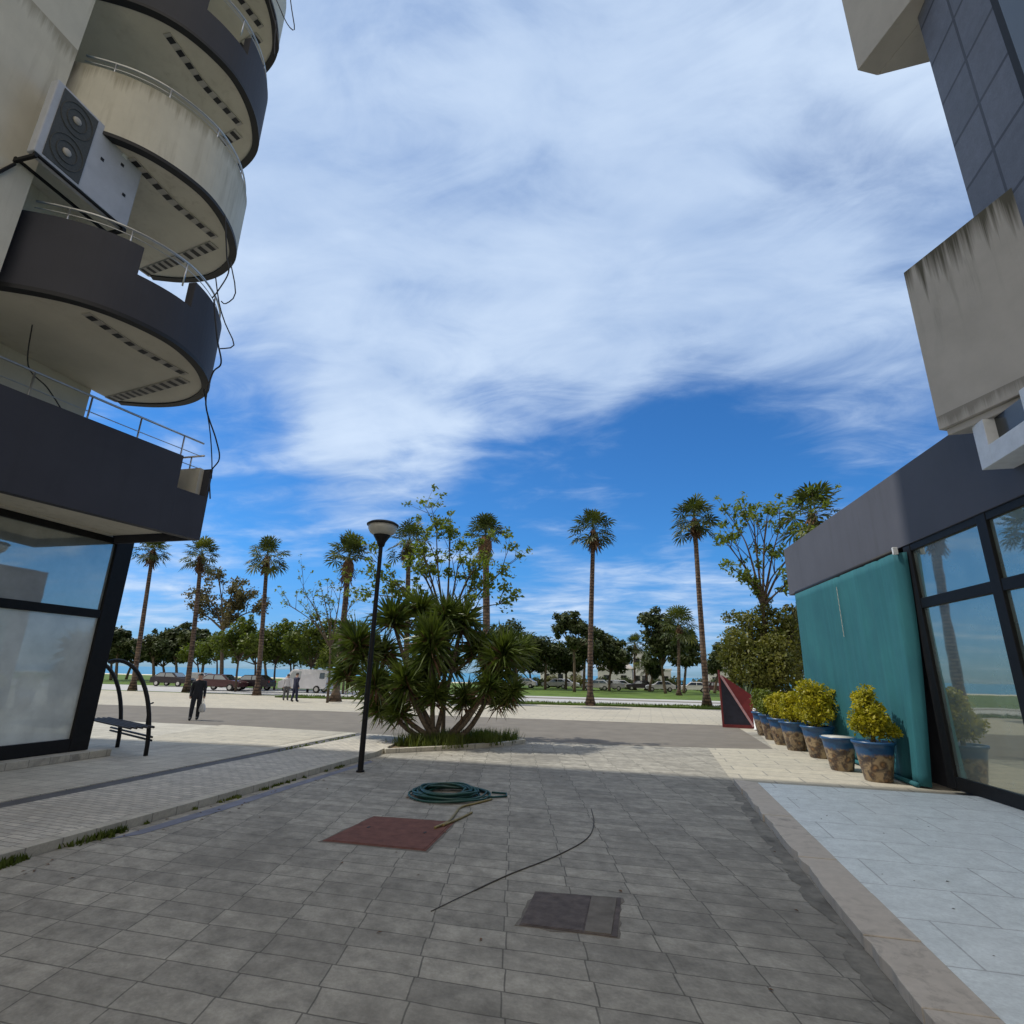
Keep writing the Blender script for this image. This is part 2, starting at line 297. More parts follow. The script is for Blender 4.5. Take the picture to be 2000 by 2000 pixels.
MT['skin'] = plain('skin', (0.42, 0.25, 0.18), 0.6, 0, 0.1, 20)
MT['hair'] = plain('dark_hair', (0.02, 0.016, 0.013), 0.6)
MT['bag'] = plain('white_bag', (0.62, 0.62, 0.62), 0.7)
MT['tyre'] = plain('tyre_rubber', (0.018, 0.018, 0.018), 0.8)
MT['car_glass'] = coated_glass('car_glass', (0.012, 0.014, 0.016), 0.25)
MT['wood'] = plain('dark_slats', (0.045, 0.037, 0.033), 0.7, 0, 0.3, 6)
MT['far_white'] = plain('far_white_wall', (0.62, 0.62, 0.64), 0.8, 0, 0.08, 0.6)
MT['far_roof'] = plain('far_red_roof', (0.30, 0.15, 0.10), 0.8, 0, 0.2, 1)
MT['far_grey'] = plain('far_grey_roof', (0.30, 0.28, 0.26), 0.8, 0, 0.2, 1)
MT['cardark'] = plain('car_paint_dark', (0.028, 0.022, 0.030), 0.25, 0.2, 0.05)
MT['carred'] = plain('car_paint_maroon', (0.085, 0.035, 0.040), 0.25, 0.2, 0.05)
MT['carsilver'] = plain('car_paint_silver', (0.42, 0.42, 0.44), 0.3, 0.4, 0.05)
MT['carwhite'] = plain('car_paint_white', (0.68, 0.68, 0.72), 0.3, 0.0, 0.04)
MT['red_lens'] = plain('red_lens', (0.30, 0.02, 0.02), 0.3)
MT['blueline'] = plain('worn_blue_paint', (0.175, 0.185, 0.235), 0.8, 0, 0.25, 2.5)
MT['black_strip'] = plain('damp_joint', (0.185, 0.175, 0.15), 0.9, 0, 0.55, 3)
def pot_glaze():
    m, nt, b = nmat('glazed_pot')
    tc = node(nt, 'ShaderNodeTexCoord'); s = node(nt, 'ShaderNodeSeparateXYZ'); nt.links.new(tc.outputs['Object'], s.inputs[0])
    vz = node(nt, 'ShaderNodeTexVoronoi'); nt.links.new(tc.outputs['Object'], vz.inputs['Vector']); vz.inputs['Scale'].default_value = 7
    nz = noise_fac(nt, tc.outputs['Object'], 6, 6, 0.7, 1.0)
    pat = ramp(nt, vz.outputs['Distance'], [(0.12, (0.30, 0.17, 0.07)), (0.35, (0.10, 0.055, 0.03)), (0.6, (0.33, 0.24, 0.14))])
    pat = mixc(nt, ramp(nt, nz, [(0.45, 0.0), (0.62, 1.0)]), pat, (0.045, 0.035, 0.035))
    blue = ramp(nt, nz, [(0.3, (0.012, 0.045, 0.14)), (0.7, (0.02, 0.10, 0.22))])
    ad = node(nt, 'ShaderNodeMath', operation='MULTIPLY_ADD'); nt.links.new(nz, ad.inputs[0]); ad.inputs[1].default_value = 0.22; nt.links.new(s.outputs[2], ad.inputs[2])
    nt.links.new(mixc(nt, ramp(nt, ad.outputs[0], [(0.58, 0.0), (0.64, 1.0)]), pat, blue), b.inputs['Base Color'])
    b.inputs['Roughness'].default_value = 0.35
    return m
MT['pot'] = pot_glaze()
def sea_mat():
    m, nt, b = nmat('sea_water')
    f = noise_fac(nt, pos_vec(nt, scale=(0.3, 1, 1)), 0.05, 5, 0.6)
    nt.links.new(ramp(nt, f, [(0.3, (0.035, 0.17, 0.30)), (0.7, (0.06, 0.26, 0.38))]), b.inputs['Base Color'])
    b.inputs['Roughness'].default_value = 0.35; bump(nt, b, noise_fac(nt, pos_vec(nt), 0.8, 4, 0.6), 0.4, 0.2)
    return m
MT['sea'] = sea_mat()

# ------------------------------------------------------------------ mesh helpers
class MB:
    def __init__(s): s.v = []; s.f = []; s.mi = []; s.mats = []; s.m = 0
    def mat(s, name):
        if name not in s.mats: s.mats.append(name)
        s.m = s.mats.index(name); return s
    def add(s, vs, fs):
        o = len(s.v); s.v += [tuple(p) for p in vs]
        for f in fs: s.f.append(tuple(i+o for i in f)); s.mi.append(s.m)
    def box(s, x0, x1, y0, y1, z0, z1, T=None):
        vs = [Vector((x, y, z)) for z in (z0, z1) for y in (y0, y1) for x in (x0, x1)]
        if T is not None: vs = [T @ p for p in vs]
        s.add(vs, [(0, 2, 3, 1), (4, 5, 7, 6), (0, 1, 5, 4), (2, 6, 7, 3), (0, 4, 6, 2), (1, 3, 7, 5)])
    def prism(s, poly, z0, z1):
        n = len(poly); a = sum(poly[i][0]*poly[(i+1) % n][1]-poly[(i+1) % n][0]*poly[i][1] for i in range(n))
        if a < 0: poly = poly[::-1]
        vs = [(p[0], p[1], z0) for p in poly] + [(p[0], p[1], z1) for p in poly]
        fs = [tuple(range(n))[::-1], tuple(range(n, 2*n))] + [(i, (i+1) % n, n+(i+1) % n, n+i) for i in range(n)]
        s.add(vs, fs)
    def band(s, path, z0, z1, th):
        """upright wall along a plan path; th to the left (+) or right (-) of travel"""
        P = [Vector((p[0], p[1])) for p in path]; n = len(P); Q = []
        for i in range(n):
            d = Vector((0, 0))
            if i > 0: d += (P[i]-P[i-1]).normalized()
            if i < n-1: d += (P[i+1]-P[i]).normalized()
            d.normalize(); Q.append(P[i] + Vector((-d.y, d.x))*th)
        vs = []
        for p, q in zip(P, Q): vs += [(p.x, p.y, z0), (p.x, p.y, z1), (q.x, q.y, z1), (q.x, q.y, z0)]
        fs = []
        for i in range(n-1):
            a, b = 4*i, 4*i+4
            for k in range(4):
                k2 = (k+1) % 4; fs.append((a+k, a+k2, b+k2, b+k) if th < 0 else (a+k, b+k, b+k2, a+k2))
        fs.append((0, 3, 2, 1) if th < 0 else (0, 1, 2, 3)); e = 4*(n-1); fs.append((e, e+1, e+2, e+3) if th < 0 else (e+3, e+2, e+1, e))
        s.add(vs, fs)
    def tube(s, pts, r, n=8, cap=True):
        pts = [Vector(p) for p in pts]; k = len(pts)
        rr = r if isinstance(r, (list, tuple)) else [r]*k
        vs = []; ref = None
        for i, p in enumerate(pts):
            t = (pts[min(i+1, k-1)]-pts[max(i-1, 0)]).normalized()
            if ref is None: ref = Vector((0, 0, 1)) if abs(t.z) < 0.9 else Vector((1, 0, 0))
            a = t.cross(ref).normalized(); b = t.cross(a).normalized(); ref = -b if False else ref - t*ref.dot(t)
            if ref.length < 1e-4: ref = a
            ref.normalize()
            for j in range(n):
                an = 2*math.pi*j/n; vs.append(p + (a*math.cos(an)+b*math.sin(an))*rr[i])
        fs = [(i*n+j, i*n+(j+1) % n, (i+1)*n+(j+1) % n, (i+1)*n+j) for i in range(k-1) for j in range(n)]
        if cap: fs += [tuple(range(n))[::-1], tuple(range((k-1)*n, k*n))]
        s.add(vs, fs)
    def lathe(s, prof, n=24, c=(0, 0, 0)):
        vs = []; k = len(prof)
        for r, z in prof:
            for j in range(n):
                a = 2*math.pi*j/n; vs.append((c[0]+r*math.cos(a), c[1]+r*math.sin(a), c[2]+z))
        fs = [(i*n+j, i*n+(j+1) % n, (i+1)*n+(j+1) % n, (i+1)*n+j) for i in range(k-1) for j in range(n)]
        fs += [tuple(range(n))[::-1], tuple(range((k-1)*n, k*n))]
        s.add(vs, fs)
    def build(s, name, mat=None, parent=None, smooth=False, bev=0.0):
        me = bpy.data.meshes.new(name); me.from_pydata(s.v, [], s.f); 
        names = s.mats or [mat]
        for nm in names: me.materials.append(MT[nm])
        if s.mats: me.polygons.foreach_set('material_index', s.mi)
        if smooth: me.polygons.foreach_set('use_smooth', [True]*len(me.polygons))
        me.update()
        o = bpy.data.objects.new(name, me); col.objects.link(o)
        if parent is not None: o.parent = parent
        if bev:
            b = o.modifiers.new('bevel', 'BEVEL'); b.width = bev; b.segments = 2; b.limit_method = 'ANGLE'; b.angle_limit = R(40)
        if smooth and not bev:
            pass
        return o
def tag(o, label=None, cat=None, group=None, kind=None):
    if label: o['label'] = label
    if cat: o['category'] = cat
    if group: o['group'] = group
    if kind: o['kind'] = kind
    return o
def empty(name, loc, label, cat, group=None, rz=0.0):
    o = bpy.data.objects.new(name, None); col.objects.link(o); o.location = loc; o.rotation_euler = (0, 0, rz); o.empty_display_size = 0.2
    return tag(o, label, cat, group)
def copy_tree(o, parent=None):
    c = o.copy(); col.objects.link(c); c.parent = parent
    for ch in [x for x in bpy.data.objects if x.parent == o]: copy_tree(ch, c)
    return c
def sheet(name, poly, z, mat):
    mb = MB(); mb.add([(p[0], p[1], z) for p in poly], [tuple(range(len(poly)))])
    o = mb.build(name, mat); return tag(o, kind='structure')
def slab(name, poly, z0, z1, mat, bev=0.0):
    mb = MB(); mb.prism(poly, z0, z1); return tag(mb.build(name, mat, bev=bev), kind='structure')
def spline(pts, n=6):
    """Catmull-Rom through points"""
    P = [Vector(p) for p in pts]; out = []
    for i in range(len(P)-1):
        p0, p1, p2, p3 = P[max(i-1, 0)], P[i], P[i+1], P[min(i+2, len(P)-1)]
        for k in range(n):
            t = k/n; out.append(0.5*((2*p1)+(p2-p0)*t+(2*p0-5*p1+4*p2-p3)*t*t+(3*p1-p0-3*p2+p3)*t**3))
    out.append(P[-1]); return out

# ------------------------------------------------------------------ ground
sheet('ground', [(-4000, -400), (4000, -400), (4000, 118), (-4000, 118)], -0.02, 'lawn')
sheet('beach', [(-4000, 112), (4000, 112), (4000, 124), (-4000, 124)], -0.01, 'sand')
sheet('sea', [(-9000, 122), (9000, 122), (9000, 15000), (-9000, 15000)], -0.03, 'sea')
sheet('alley_pavement', [(-6.58, -30), (5.9, -30), (5.9, 24.5), (-6.58, 24.5)], 0.0, 'alley')
sheet('plaza', [(-90, 13.0), (30, 13.0), (30, 41.5), (-90, 37.2)], -0.008, 'plaza')
sheet('road', [(-90, 18.0), (-18, 17.9), (-9.5, 17.45), (-0.9, 18.0), (3.5, 18.9), (3.6, 27.3), (-6.8, 26.5), (-16, 26.3), (-28, 24.6), (-90, 21.5)], 0.004, 'road')
sheet('far_road', [(-200, 34), (60, 43.8), (60, 60.0), (-200, 42)], -0.012, 'far_road')
sheet('far_road_lane', [(-40, 49.0), (60, 51.6), (60, 54.2), (-40, 51.2)], -0.007, 'road')
# the raised pavement on the left
slab('pavement', [(-60, -30), (-9.12, -30), (-9.12, 16.9), (-60, 17.3)], -0.1, 0.10, 'slab')
slab('cobble_pavement', [(-8.72, -30), (-6.775, -30), (-6.775, 14.2), (-7.4, 16.6), (-8.72, 16.8)], -0.1, 0.103, 'cobble')
slab('drain_strip', [(-9.12, -30), (-8.72, -30), (-8.72, 16.8), (-9.12, 16.9)], -0.1, 0.085, 'strip')
slab('kerb', [(-6.78, -30), (-6.60, -30), (-6.60, 13.2), (-6.85, 14.6), (-7.25, 16.6), (-7.4, 16.6), (-6.78, 14.2)], -0.1, 0.106, 'slab')
sheet('painted_line', [(-6.40, 6.0), (-6.22, 6.3), (-6.16, 7.6), (-6.2, 9.0), (-6.26, 12.4), (-6.42, 12.6)], 0.004, 'blueline')
slab('pavement_patch', [(-13.6, 13.0), (-9.5, 13.0), (-9.5, 16.9), (-14.5, 17.2)], 0.0, 0.106, 'plaza')
# terrace on the right with its kerb
def terrace_kerb():
    mb = MB(); y = 12.52
    mb.prism([(1.53, -20), (1.93, -20), (1.93, y-10.99), (1.53, y-11.01)], -.1, .1)
    for k in range(11):
        o = random.uniform(-.012, .012); d = random.uniform(-.004, .004); a, b = y-k-.006, y-k-.994
        nb = [(1.93, b), (1.93, a-(.27 if k == 0 else 0)), (1.53+o, a)]
        for q in range(5): nb.append((1.53+o+random.choice((0, 0, .004, .02))+(.035 if (k, q) in ((5, 1), (4, 4), (2, 2), (8, 3)) else 0), a+(b-a)*(q+.7)/5.6))
        nb.append((1.53+o, b)); mb.prism(nb, -.1, .10+d)
    tag(mb.build('terrace_kerb', 'kerb', bev=0.006), kind='structure')
terrace_kerb()
slab('terrace_floor', [(1.93, -30), (5.9, -30), (5.9, 12.25), (1.93, 12.25)], -0.1, 0.097, 'white_tile')
sheet('forecourt', [(1.53, 12.56), (5.9, 12.56), (5.9, 24), (4.0, 24), (3.5, 18.9), (1.6, 18.3)], 0.006, 'plaza')
def damp():
    mb = MB(); n = 150; w = [0.03]
    for i in range(n): w.append(min(.20, max(.012, w[-1]+random.uniform(-.05, .05))) if random.random() > .08 else random.uniform(.02, .22))
    for i in range(n):
        y0 = 1.5+i*(11.0/n); y1 = y0+11.0/n
        mb.add([(1.53-w[i], y0, 0.004), (1.53, y0, 0.004), (1.53, y1, 0.004), (1.53-w[i+1], y1, 0.004)], [(0, 1, 2, 3)])
    tag(mb.build('dirt_stain', 'black_strip'), kind='structure')
damp()
# planting bed with a stone edge
bed = [(-7.3, 14.9), (-6.6, 13.9), (-5.6, 14.9), (-4.3, 16.4), (-3.9, 17.3), (-5.0, 17.9), (-7.2, 17.2)]
slab('planting_bed', bed, -0.05, 0.05, 'earth')
mbk = MB(); mbk.band(bed+[bed[0]], -0.05, 0.11, -0.16); tag(mbk.build('bed_kerb', 'slab', bev=0.012), kind='structure')
# palm strip
slab('verge', [(-27, 36.9), (9.5, 42.0), (9.5, 44.0), (-27, 38.2)], -0.05, 0.09, 'lawn')

# grass tufts
def tufts(name, spots, h, n, spread, mat='grass', w=0.02, kind='stuff'):
    mb = MB()
    for (x, y, z) in spots:
        for _ in range(n):
            a = random.uniform(0, 6.28); r = abs(random.gauss(0, spread)); bx, by = x+r*math.cos(a), y+r*math.sin(a)
            hh = h*random.uniform(0.4, 1.1); t = random.uniform(0, 6.28); l = hh*random.uniform(0.1, 0.7); wd = w*random.uniform(0.6, 1.4)
            dx, dy = math.cos(t), math.sin(t)
            mb.add([(bx-dy*wd, by+dx*wd, z), (bx+dy*wd, by-dx*wd, z), (bx+dx*l, by+dy*l, z+hh)], [(0, 1, 2)])
    return tag(mb.build(name, mat), kind=kind)
sp = [(-6.56+random.uniform(-.03, .05), y0+random.gauss(0, .14), 0) for y0 in (4.55, 4.9, 5.05, 5.9, 6.1, 6.25) for _ in range(5)]
tufts('weeds', sp, 0.085, 16, 0.045)
sp = [(-6.57+random.uniform(-.02, .02), y0+random.gauss(0, .22), 0) for y0 in (8.4, 9.1, 9.5, 11.4) for _ in range(5)] + [(-6.57, random.uniform(6.5, 13), 0) for _ in range(12)]
tufts('weeds', sp, 0.05, 12, 0.035)
sp = [(-8.85+random.uniform(-.1, .1), random.uniform(12.5, 16.5), 0.08) for _ in range(30)]
tufts('weeds', sp, 0.06, 6, 0.05)
sp = []
for _ in range(130):
    a = random.random(); b = random.random(); p = Vector((-6.3, 15.0)).lerp(Vector((-4.3, 17.2)), a); sp.append((p.x+random.uniform(-.7, .5), p.y+random.uniform(-.5, .5), 0.05))
tufts('bed_grass', sp, 0.38, 34, 0.14, 'grass', 0.018)
sp = [(x, 36.9+(x+27)*0.1397+random.uniform(0.1, 1.4), 0.08) for x in np.linspace(-26.5, 9.3, 240)]
tufts('verge_grass', sp, 0.18, 14, 0.25, 'grass', 0.03)

def litter(name, n, x0, x1, y0, y1, z, s0, s1, mat):
    mb = MB()
    for _ in range(n):
        x, y = random.uniform(x0, x1), random.uniform(y0, y1); a = random.uniform(0, 6.28); l = random.uniform(s0, s1); w = l*random.uniform(.3, .6); c, s_ = math.cos(a), math.sin(a)
        mb.add([(x-c*l, y-s_*l, z), (x+s_*w, y-c*w, z+l*.3), (x+c*l, y+s_*l, z+.002), (x-s_*w, y+c*w, z+l*.2)], [(0, 1, 2, 3)])
    return tag(mb.build(name, mat), kind='stuff')
litter('dead_leaves', 60, -6.4, 1.4, 3, 17, .005, .012, .035, 'dead_leaf')
litter('dead_leaves', 26, 2.0, 5.3, 4.5, 12, .099, .010, .028, 'bark')
litter('dead_leaves', 50, -6.5, -6.0, 4, 13, .005, .012, .035, 'dead_leaf')

# ------------------------------------------------------------------ left apartment building
O = [(-10.3, 5.15), (-9.75, 5.45), (-9.3, 5.78), (-8.95, 6.2), (-8.7, 6.75), (-8.6, 7.3), (-8.7, 7.9), (-8.95, 8.45), (-9.35, 8.95), (-9.95, 9.28), (-10.6, 9.42), (-11.3, 9.35), (-11.98, 9.1)]
OS = [(p.x, p.y) for p in spline([(a, b, 0) for a, b in O], 5)]
bl = empty('apartment_building', (-14, 5, 0), 'tall beige and dark grey apartment building on the left with stacked rounded balconies', 'building')
def lp(o): o.location = o.location - Vector((-14, 5, 0)); return o
mb = MB()
mb.box(-42, -12.05, -6, 10.15, 0, 5.06)
mb.box(-42, -17.2, -6, 10.15, 5.061, 46)
mb.box(-17.199, -12.05, -6, 8.4, 5.061, 46)
mb.box(-12.049, -9.95, -6, 5.1, 8.05, 46)
lp(mb.build('wall', 'beige', bl))
mb = MB(); mb.box(-12.04, -11.62, -10, 10.5, 0.1, 0.24); lp(mb.build('step', 'slab', bl, bev=0.01))
# shop front
fr = MB(); X0, X1 = -12.04, -11.93
for (y0, y1) in ((9.78, 10.2), (6.62, 6.85), (3.0, 3.2)): fr.box(X0, X1, y0, y1, 0.245, 4.86)
for (y0, y1) in ((6.85, 9.78), (3.2, 6.62)):
    fr.box(X0, X1-.01, y0, y1, 0.245, 0.50); fr.box(X0, X1-.01, y0, y1, 3.02, 3.20); fr.box(X0, X1-.01, y0, y1, 4.72, 4.86)
sf = lp(fr.build('shop_front', 'black', bl, bev=0.008))
for (y0, y1) in ((6.85, 9.78), (3.2, 6.62)):
    p = MB(); p.box(-12.03, -12.0, y0, y1, 3.20, 4.72); o = p.build('upper_pane', 'glass_up', sf)
    p = MB(); p.box(-12.03, -12.0, y0, y1, 0.50, 3.02); o = p.build('frosted_pane', 'glass_film', sf)
# first-floor terrace
tb = [(-10.9, 1.0), (-10.2, 6.15), (-9.93, 7.75), (-9.72, 9.0), (-9.60, 9.68)]
mb = MB(); mb.prism([(-12.04, 1.0)]+[(x-.10, y) for x, y in tb[:-1]]+[(-9.72, 9.58), (-12.04, 9.58)], 4.88, 5.1); mb.box(-12.04, -11.7, 1.0, 9.5, 4.862, 4.879)
lp(mb.build('terrace_soffit', 'soffit', bl))
mb = MB(); mb.band(tb[:4], 4.72, 6.46, 0.18); mb.band([(-9.72, 9.001), (-9.60, 9.68)], 4.72, 5.72, 0.18)
par = lp(mb.build('terrace_parapet', 'dark', bl))
mb = MB(); mb.mat('dark'); mb.box(-12.0, -9.60, 9.681, 9.74, 4.72, 6.40); mb.mat('beige'); mb.box(-12.0, -9.79, 9.56, 9.680, 5.0, 6.40)
lp(mb.build('terrace_end_wall', None, bl))
def rail(path, z, posts, z0, rr=0.024, name='railing', extra=()):
    mb = MB()
    mb.tube([(x, y, z) for x, y in path], rr, 8)
    for e in extra: mb.tube([(x, y, e) for x, y in path], 0.010, 6)
    P = [Vector((x, y)) for x, y in path]; L = [0]
    for i in range(1, len(P)): L.append(L[-1]+(P[i]-P[i-1]).length)
    for k in range(posts):
        s = L[-1]*(k+0.5)/posts; i = max(j for j in range(len(L)-1) if L[j] <= s); q = P[i].lerp(P[i+1], (s-L[i])/(L[i+1]-L[i]))
        mb.tube([(q.x, q.y, z0), (q.x, q.y, z)], 0.018, 6)
    return lp(mb.build(name, 'steel', bl, smooth=True))
rail([(-11.0, 1.0), (-10.55, 5.5), (-10.15, 8.0), (-9.86, 9.6)], 7.02, 9, 5.75, extra=(6.7, 6.4))
rail([(-9.80, 9.62), (-11.9, 9.62)], 6.72, 3, 6.38)
# rounded balconies
def cut(a, b): return [p for p in OS if True][a:b]
def balcony(z, mat, notch, front_end=42, label=None):
    poly = [(-12.04, 9.05)] + [(-12.04, 5.11), (-10.3, 5.11)] + [(p[0]-0.0, p[1]) for p in OS[1:-1]]
    c = Vector((-10.2, 7.3))
    ins = [tuple(c+(Vector(p)-c)*0.985) for p in poly]
    ins[0], ins[1], ins[2] = (-12.04, 9.0), (-12.04, 5.12), (-10.3, 5.12)
    mb = MB(); mb.prism(ins, z+0.02, z+0.24); b = lp(mb.build('balcony', 'soffit', bl))
    if label: b['label'] = label
    # edge of the slab all round, in the storey's paint, with a thin dark drip strip
    top = z+1.55
    e = MB(); e.mat(mat)
    fe = OS[:front_end]
    if notch:
        i0 = min(range(len(OS)), key=lambda i: abs(OS[i][1]-6.45)); i1 = min(range(len(OS)), key=lambda i: abs(OS[i][1]-7.42) + (0 if i > i0 else 9))
        e.band(OS[:i0+1], z+0.07, top, 0.17); e.band(OS[i0:i1+1], z+0.07, z+0.95, 0.17); e.band(OS[i1:front_end+1], z+0.07, top, 0.17)
    else: e.band(OS[:front_end+1], z+0.07, top, 0.17)
    e.band(OS[front_end:], z+0.07, z+0.34, 0.17)
    if not notch: pass
    o = e.build('parapet', None, b); 
    e = MB(); e.band([tuple(c+(Vector(p)-c)*1.003) for p in OS], z-0.012, z+0.068, 0.16); e.build('drip_edge', 'trim', b)
    rl = MB(); path = [tuple(c+(Vector(p)-c)*0.955) for p in OS[2:front_end]]
    rl.tube([(x*1.0, y, top+0.30) for x, y in path], 0.022, 8); rl.tube([(x, y, top+0.16) for x, y in path], 0.010, 6)
    for k in range(4, len(path)-1, 9): rl.tube([(path[k][0], path[k][1], top-.25), (path[k][0], path[k][1], top+0.30)], 0.017, 6)
    rl.build('railing', 'steel', b, smooth=True)
    # dashes of the soffit vent, a V following the edge
    V1 = [Vector((-9.36, 6.15)), Vector((-9.40, 7.2)), Vector((-9.24, 8.25))]; V2 = [Vector((-9.50, 8.56)), Vector((-10.88, 8.80)), Vector((-12.0, 8.96))]
    for V, w, nd in ((V1, 0.17, 8), (V2, 0.24, 11)):
        st = MB(); st.mat('concrete')
        Q = [V[0].lerp(V[1], t) for t in np.linspace(0, 1, 6)][:-1] + [V[1].lerp(V[2], t) for t in np.linspace(0, 1, 6)]
        st.band([(q.x, q.y) for q in Q], z-0.004, z+0.019, w)
        st.mat('trim')
        for k in range(nd):
            t = (k+0.25)/nd*2; t2 = t+0.5*2/nd
            pt = lambda u: V[0].lerp(V[1], u) if u < 1 else V[1].lerp(V[2], min(u-1, 1))
            a, b_ = pt(t), pt(t2); d = (b_-a).normalized(); nrm = Vector((-d.y, d.x))
            st.add([(a.x+nrm.x*.01, a.y+nrm.y*.01, z-0.012), (b_.x+nrm.x*.01, b_.y+nrm.y*.01, z-0.012), (b_.x+nrm.x*(w-.01), b_.y+nrm.y*(w-.01), z-0.012), (a.x+nrm.x*(w-.01), a.y+nrm.y*(w-.01), z-0.012)], [(0, 1, 2, 3)])
        st.build('soffit_vent', None, b)
    for ch in bpy.data.objects:
        if ch.parent == b: ch.location = ch.location - b.location + Vector((0, 0, 0)) - Vector((0, 0, 0)); 
    return b
for (z, mat, nt_, lab) in ((8.0, 'dark', True, 'lowest rounded balcony, dark grey with a notch'), (11.6, 'beige', False, 'plain beige rounded balcony'), (15.1, 'dark', True, 'upper dark grey rounded balcony with a notch'),
                           (18.6, 'beige', False, 'topmost beige balcony at the picture edge')):
    b = balcony(z, mat, nt_, 42, lab)
# children of the balcony carry world coordinates: undo the balcony's own offset
for b in [o for o in bpy.data.objects if o.name.startswith('balcony')]:
    for ch in [o for o in bpy.data.objects if o.parent == b]: ch.location = (0, 0, 0)
# drain pipes / loose cables hanging off the balconies
def cable(name, pts, r, label, mat='cable', sm=6):
    mb = MB(); mb.tube(spline(pts, sm), r, 6)
    return tag(mb.build(name, mat, smooth=True), label, 'cable')
cable('hanging_cable', [(-8.60, 7.9, 9.5), (-8.42, 8.0, 8.6), (-8.5, 8.3, 8.2), (-8.72, 8.35, 8.0), (-8.78, 8.4, 7.3), (-9.15, 9.2, 6.9), (-9.35, 9.6, 6.6), (-9.62, 9.7, 6.3), (-9.55, 9.76, 5.7)], 0.016, 'thin dark cable hanging from the lowest rounded balcony to the terrace corner')
cable('hanging_cable', [(-8.62, 7.75, 11.6), (-8.50, 7.9, 10.6), (-8.42, 7.95, 10.2), (-8.55, 7.9, 9.7), (-8.66, 7.9, 9.55)], 0.015, 'short dark cable loop beside the notch of the lowest rounded balcony')
cable('hanging_cable', [(-8.62, 7.5, 18.6), (-8.35, 7.8, 17.5), (-8.25, 7.9, 16.9), (-8.45, 8.0, 16.95), (-8.62, 8.0, 18.2)], 0.015, 'dark cable loop at the top edge above the upper balconies')
cable('hanging_cable', [(-10.75, 6.2, 8.0), (-10.7, 6.3, 7.2), (-10.55, 6.6, 6.9), (-10.5, 6.9, 6.6)], 0.012, 'thin cable dropping from the balcony soffit behind the terrace railing')

for pts, lab in (([(450, 512, 8.3), (460, 572, 8.3), (441, 593, 8.3), (432, 588, 8.2)], 'angular dark cable loop off the beige balcony edge, beside the notch'),
                 ([(421, 540, 8.2), (428, 592, 8.3), (440, 632, 8.4), (457, 674, 8.4), (430, 681, 8.3)], 'dark cable running down past the lowest rounded balcony and hooking back'),
                 ([(398, 760, 8.7), (404, 800, 9.0), (411, 850, 9.3), (414, 905, 9.6), (413, 935, 9.7)], 'second dark cable hanging beside the terrace corner railing'),
                 ([(540, 0, 7.7), (560, 45, 7.8), (575, 58, 7.8), (570, 20, 7.7), (566, -10, 7.7)], 'thin dark cable loop outside the topmost balcony')):
    cable('hanging_cable', [at(*p) for p in pts], 0.013, lab, sm=3)
# air conditioner on the upper wall
ac = empty('air_conditioner', (-9.5, 4.75, 10.18), 'large grey two-fan air conditioner hung below the beige balcony', 'air conditioner')
mb = MB(); mb.box(-0.17, 0.0, 0, 1.72, 0, 1.62); mb.build('casing', 'grey_metal', ac, bev=0.02)
g = MB(); g.box(0.001, 0.012, 0.12, 0.74, 0.06, 1.56); gr = g.build('fan_grille', 'grille', ac)
for k, z in enumerate((0.44, 1.17)):
    h = MB(); n = 28
    for rr in (0.20, 0.32):
        ring = [(0.018, 0.43+rr*0.86*math.cos(a), z+rr*math.sin(a)) for a in np.linspace(0, 2*math.pi, n+1)]
        h.tube(ring, 0.006, 4, False)
    h.build('fan_guard', 'grille', ac)
    h = MB(); h.lathe([(0.005, 0), (0.075, 0.0), (0.065, 0.02), (0.01, 0.022)], 16); o = h.build('fan_hub', 'concrete', ac, smooth=True); o.rotation_euler = (0, R(90), 0); o.location = (0.013, 0.43, z)
for (y, z) in ((0.98, 0.92), (1.33, 1.18), (1.50, 0.62)):
    h = MB(); h.box(0.001, 0.010, y-.03, y+.03, z-.03, z+.03); h.build('screw_cover', 'trim', ac)
h = MB(); h.box(0.001, 0.008, 1.28, 1.38, 1.36, 1.50); h.build('badge', 'white', ac)
h = MB(); h.box(-0.03, 0.02, 0.02, 1.70, -0.05, -0.015); h.box(-0.45, -0.40, 0.02, 1.70, -0.05, -0.015); h.box(-0.45, 0.03, 0.02, 0.07, -0.11, -0.051); h.box(-0.45, 0.03, 1.63, 1.70, -0.11, -0.051)
h.tube([(-0.40, 0.04, -0.16), (-0.45, -0.25, -0.85)], 0.025, 6); h.tube([(-0.45, -0.30, 0.2), (-0.45, -0.30, -1.0)], 0.025, 6); h.tube([(-0.5, 1.60, -0.15), (-0.5, 1.2, -0.6)], 0.025, 6)
h.build('bracket', 'black', ac)

# ------------------------------------------------------------------ right building
br = empty('shop_building', (8, 6, 0), 'dark grey shop building on the right with projecting concrete boxes and tinted shop windows', 'building')
def rp(o): o.location = o.location - Vector((8, 6, 0)); return o
FA, FB = Vector((4.86, 20.5)), Vector((5.62, 10.8)); fd = (FB-FA).normalized(); fn = Vector((-fd.y, fd.x)) # fn towards +x
def fpt(s, off=0.0): q = FA+fd*s+Vector((abs(fn.x), abs(fn.y)))*off; return (q.x, q.y)
mb = MB(); mb.prism([fpt(0.2, .30), fpt(32, .30), (20, -12), (20, 20.0)], 0.0, 6.2); rp(mb.build('wall', 'dark2', br))
mb = MB(); mb.prism([fpt(0), fpt(32), fpt(32, .28), fpt(0, .28)], 4.80, 6.42); mb.prism([fpt(0, .281), fpt(.24, .281), (20, 20.2), (20, 20.48)], 4.80, 6.42); rp(mb.build('fascia', 'dark2', br, bev=0.01))
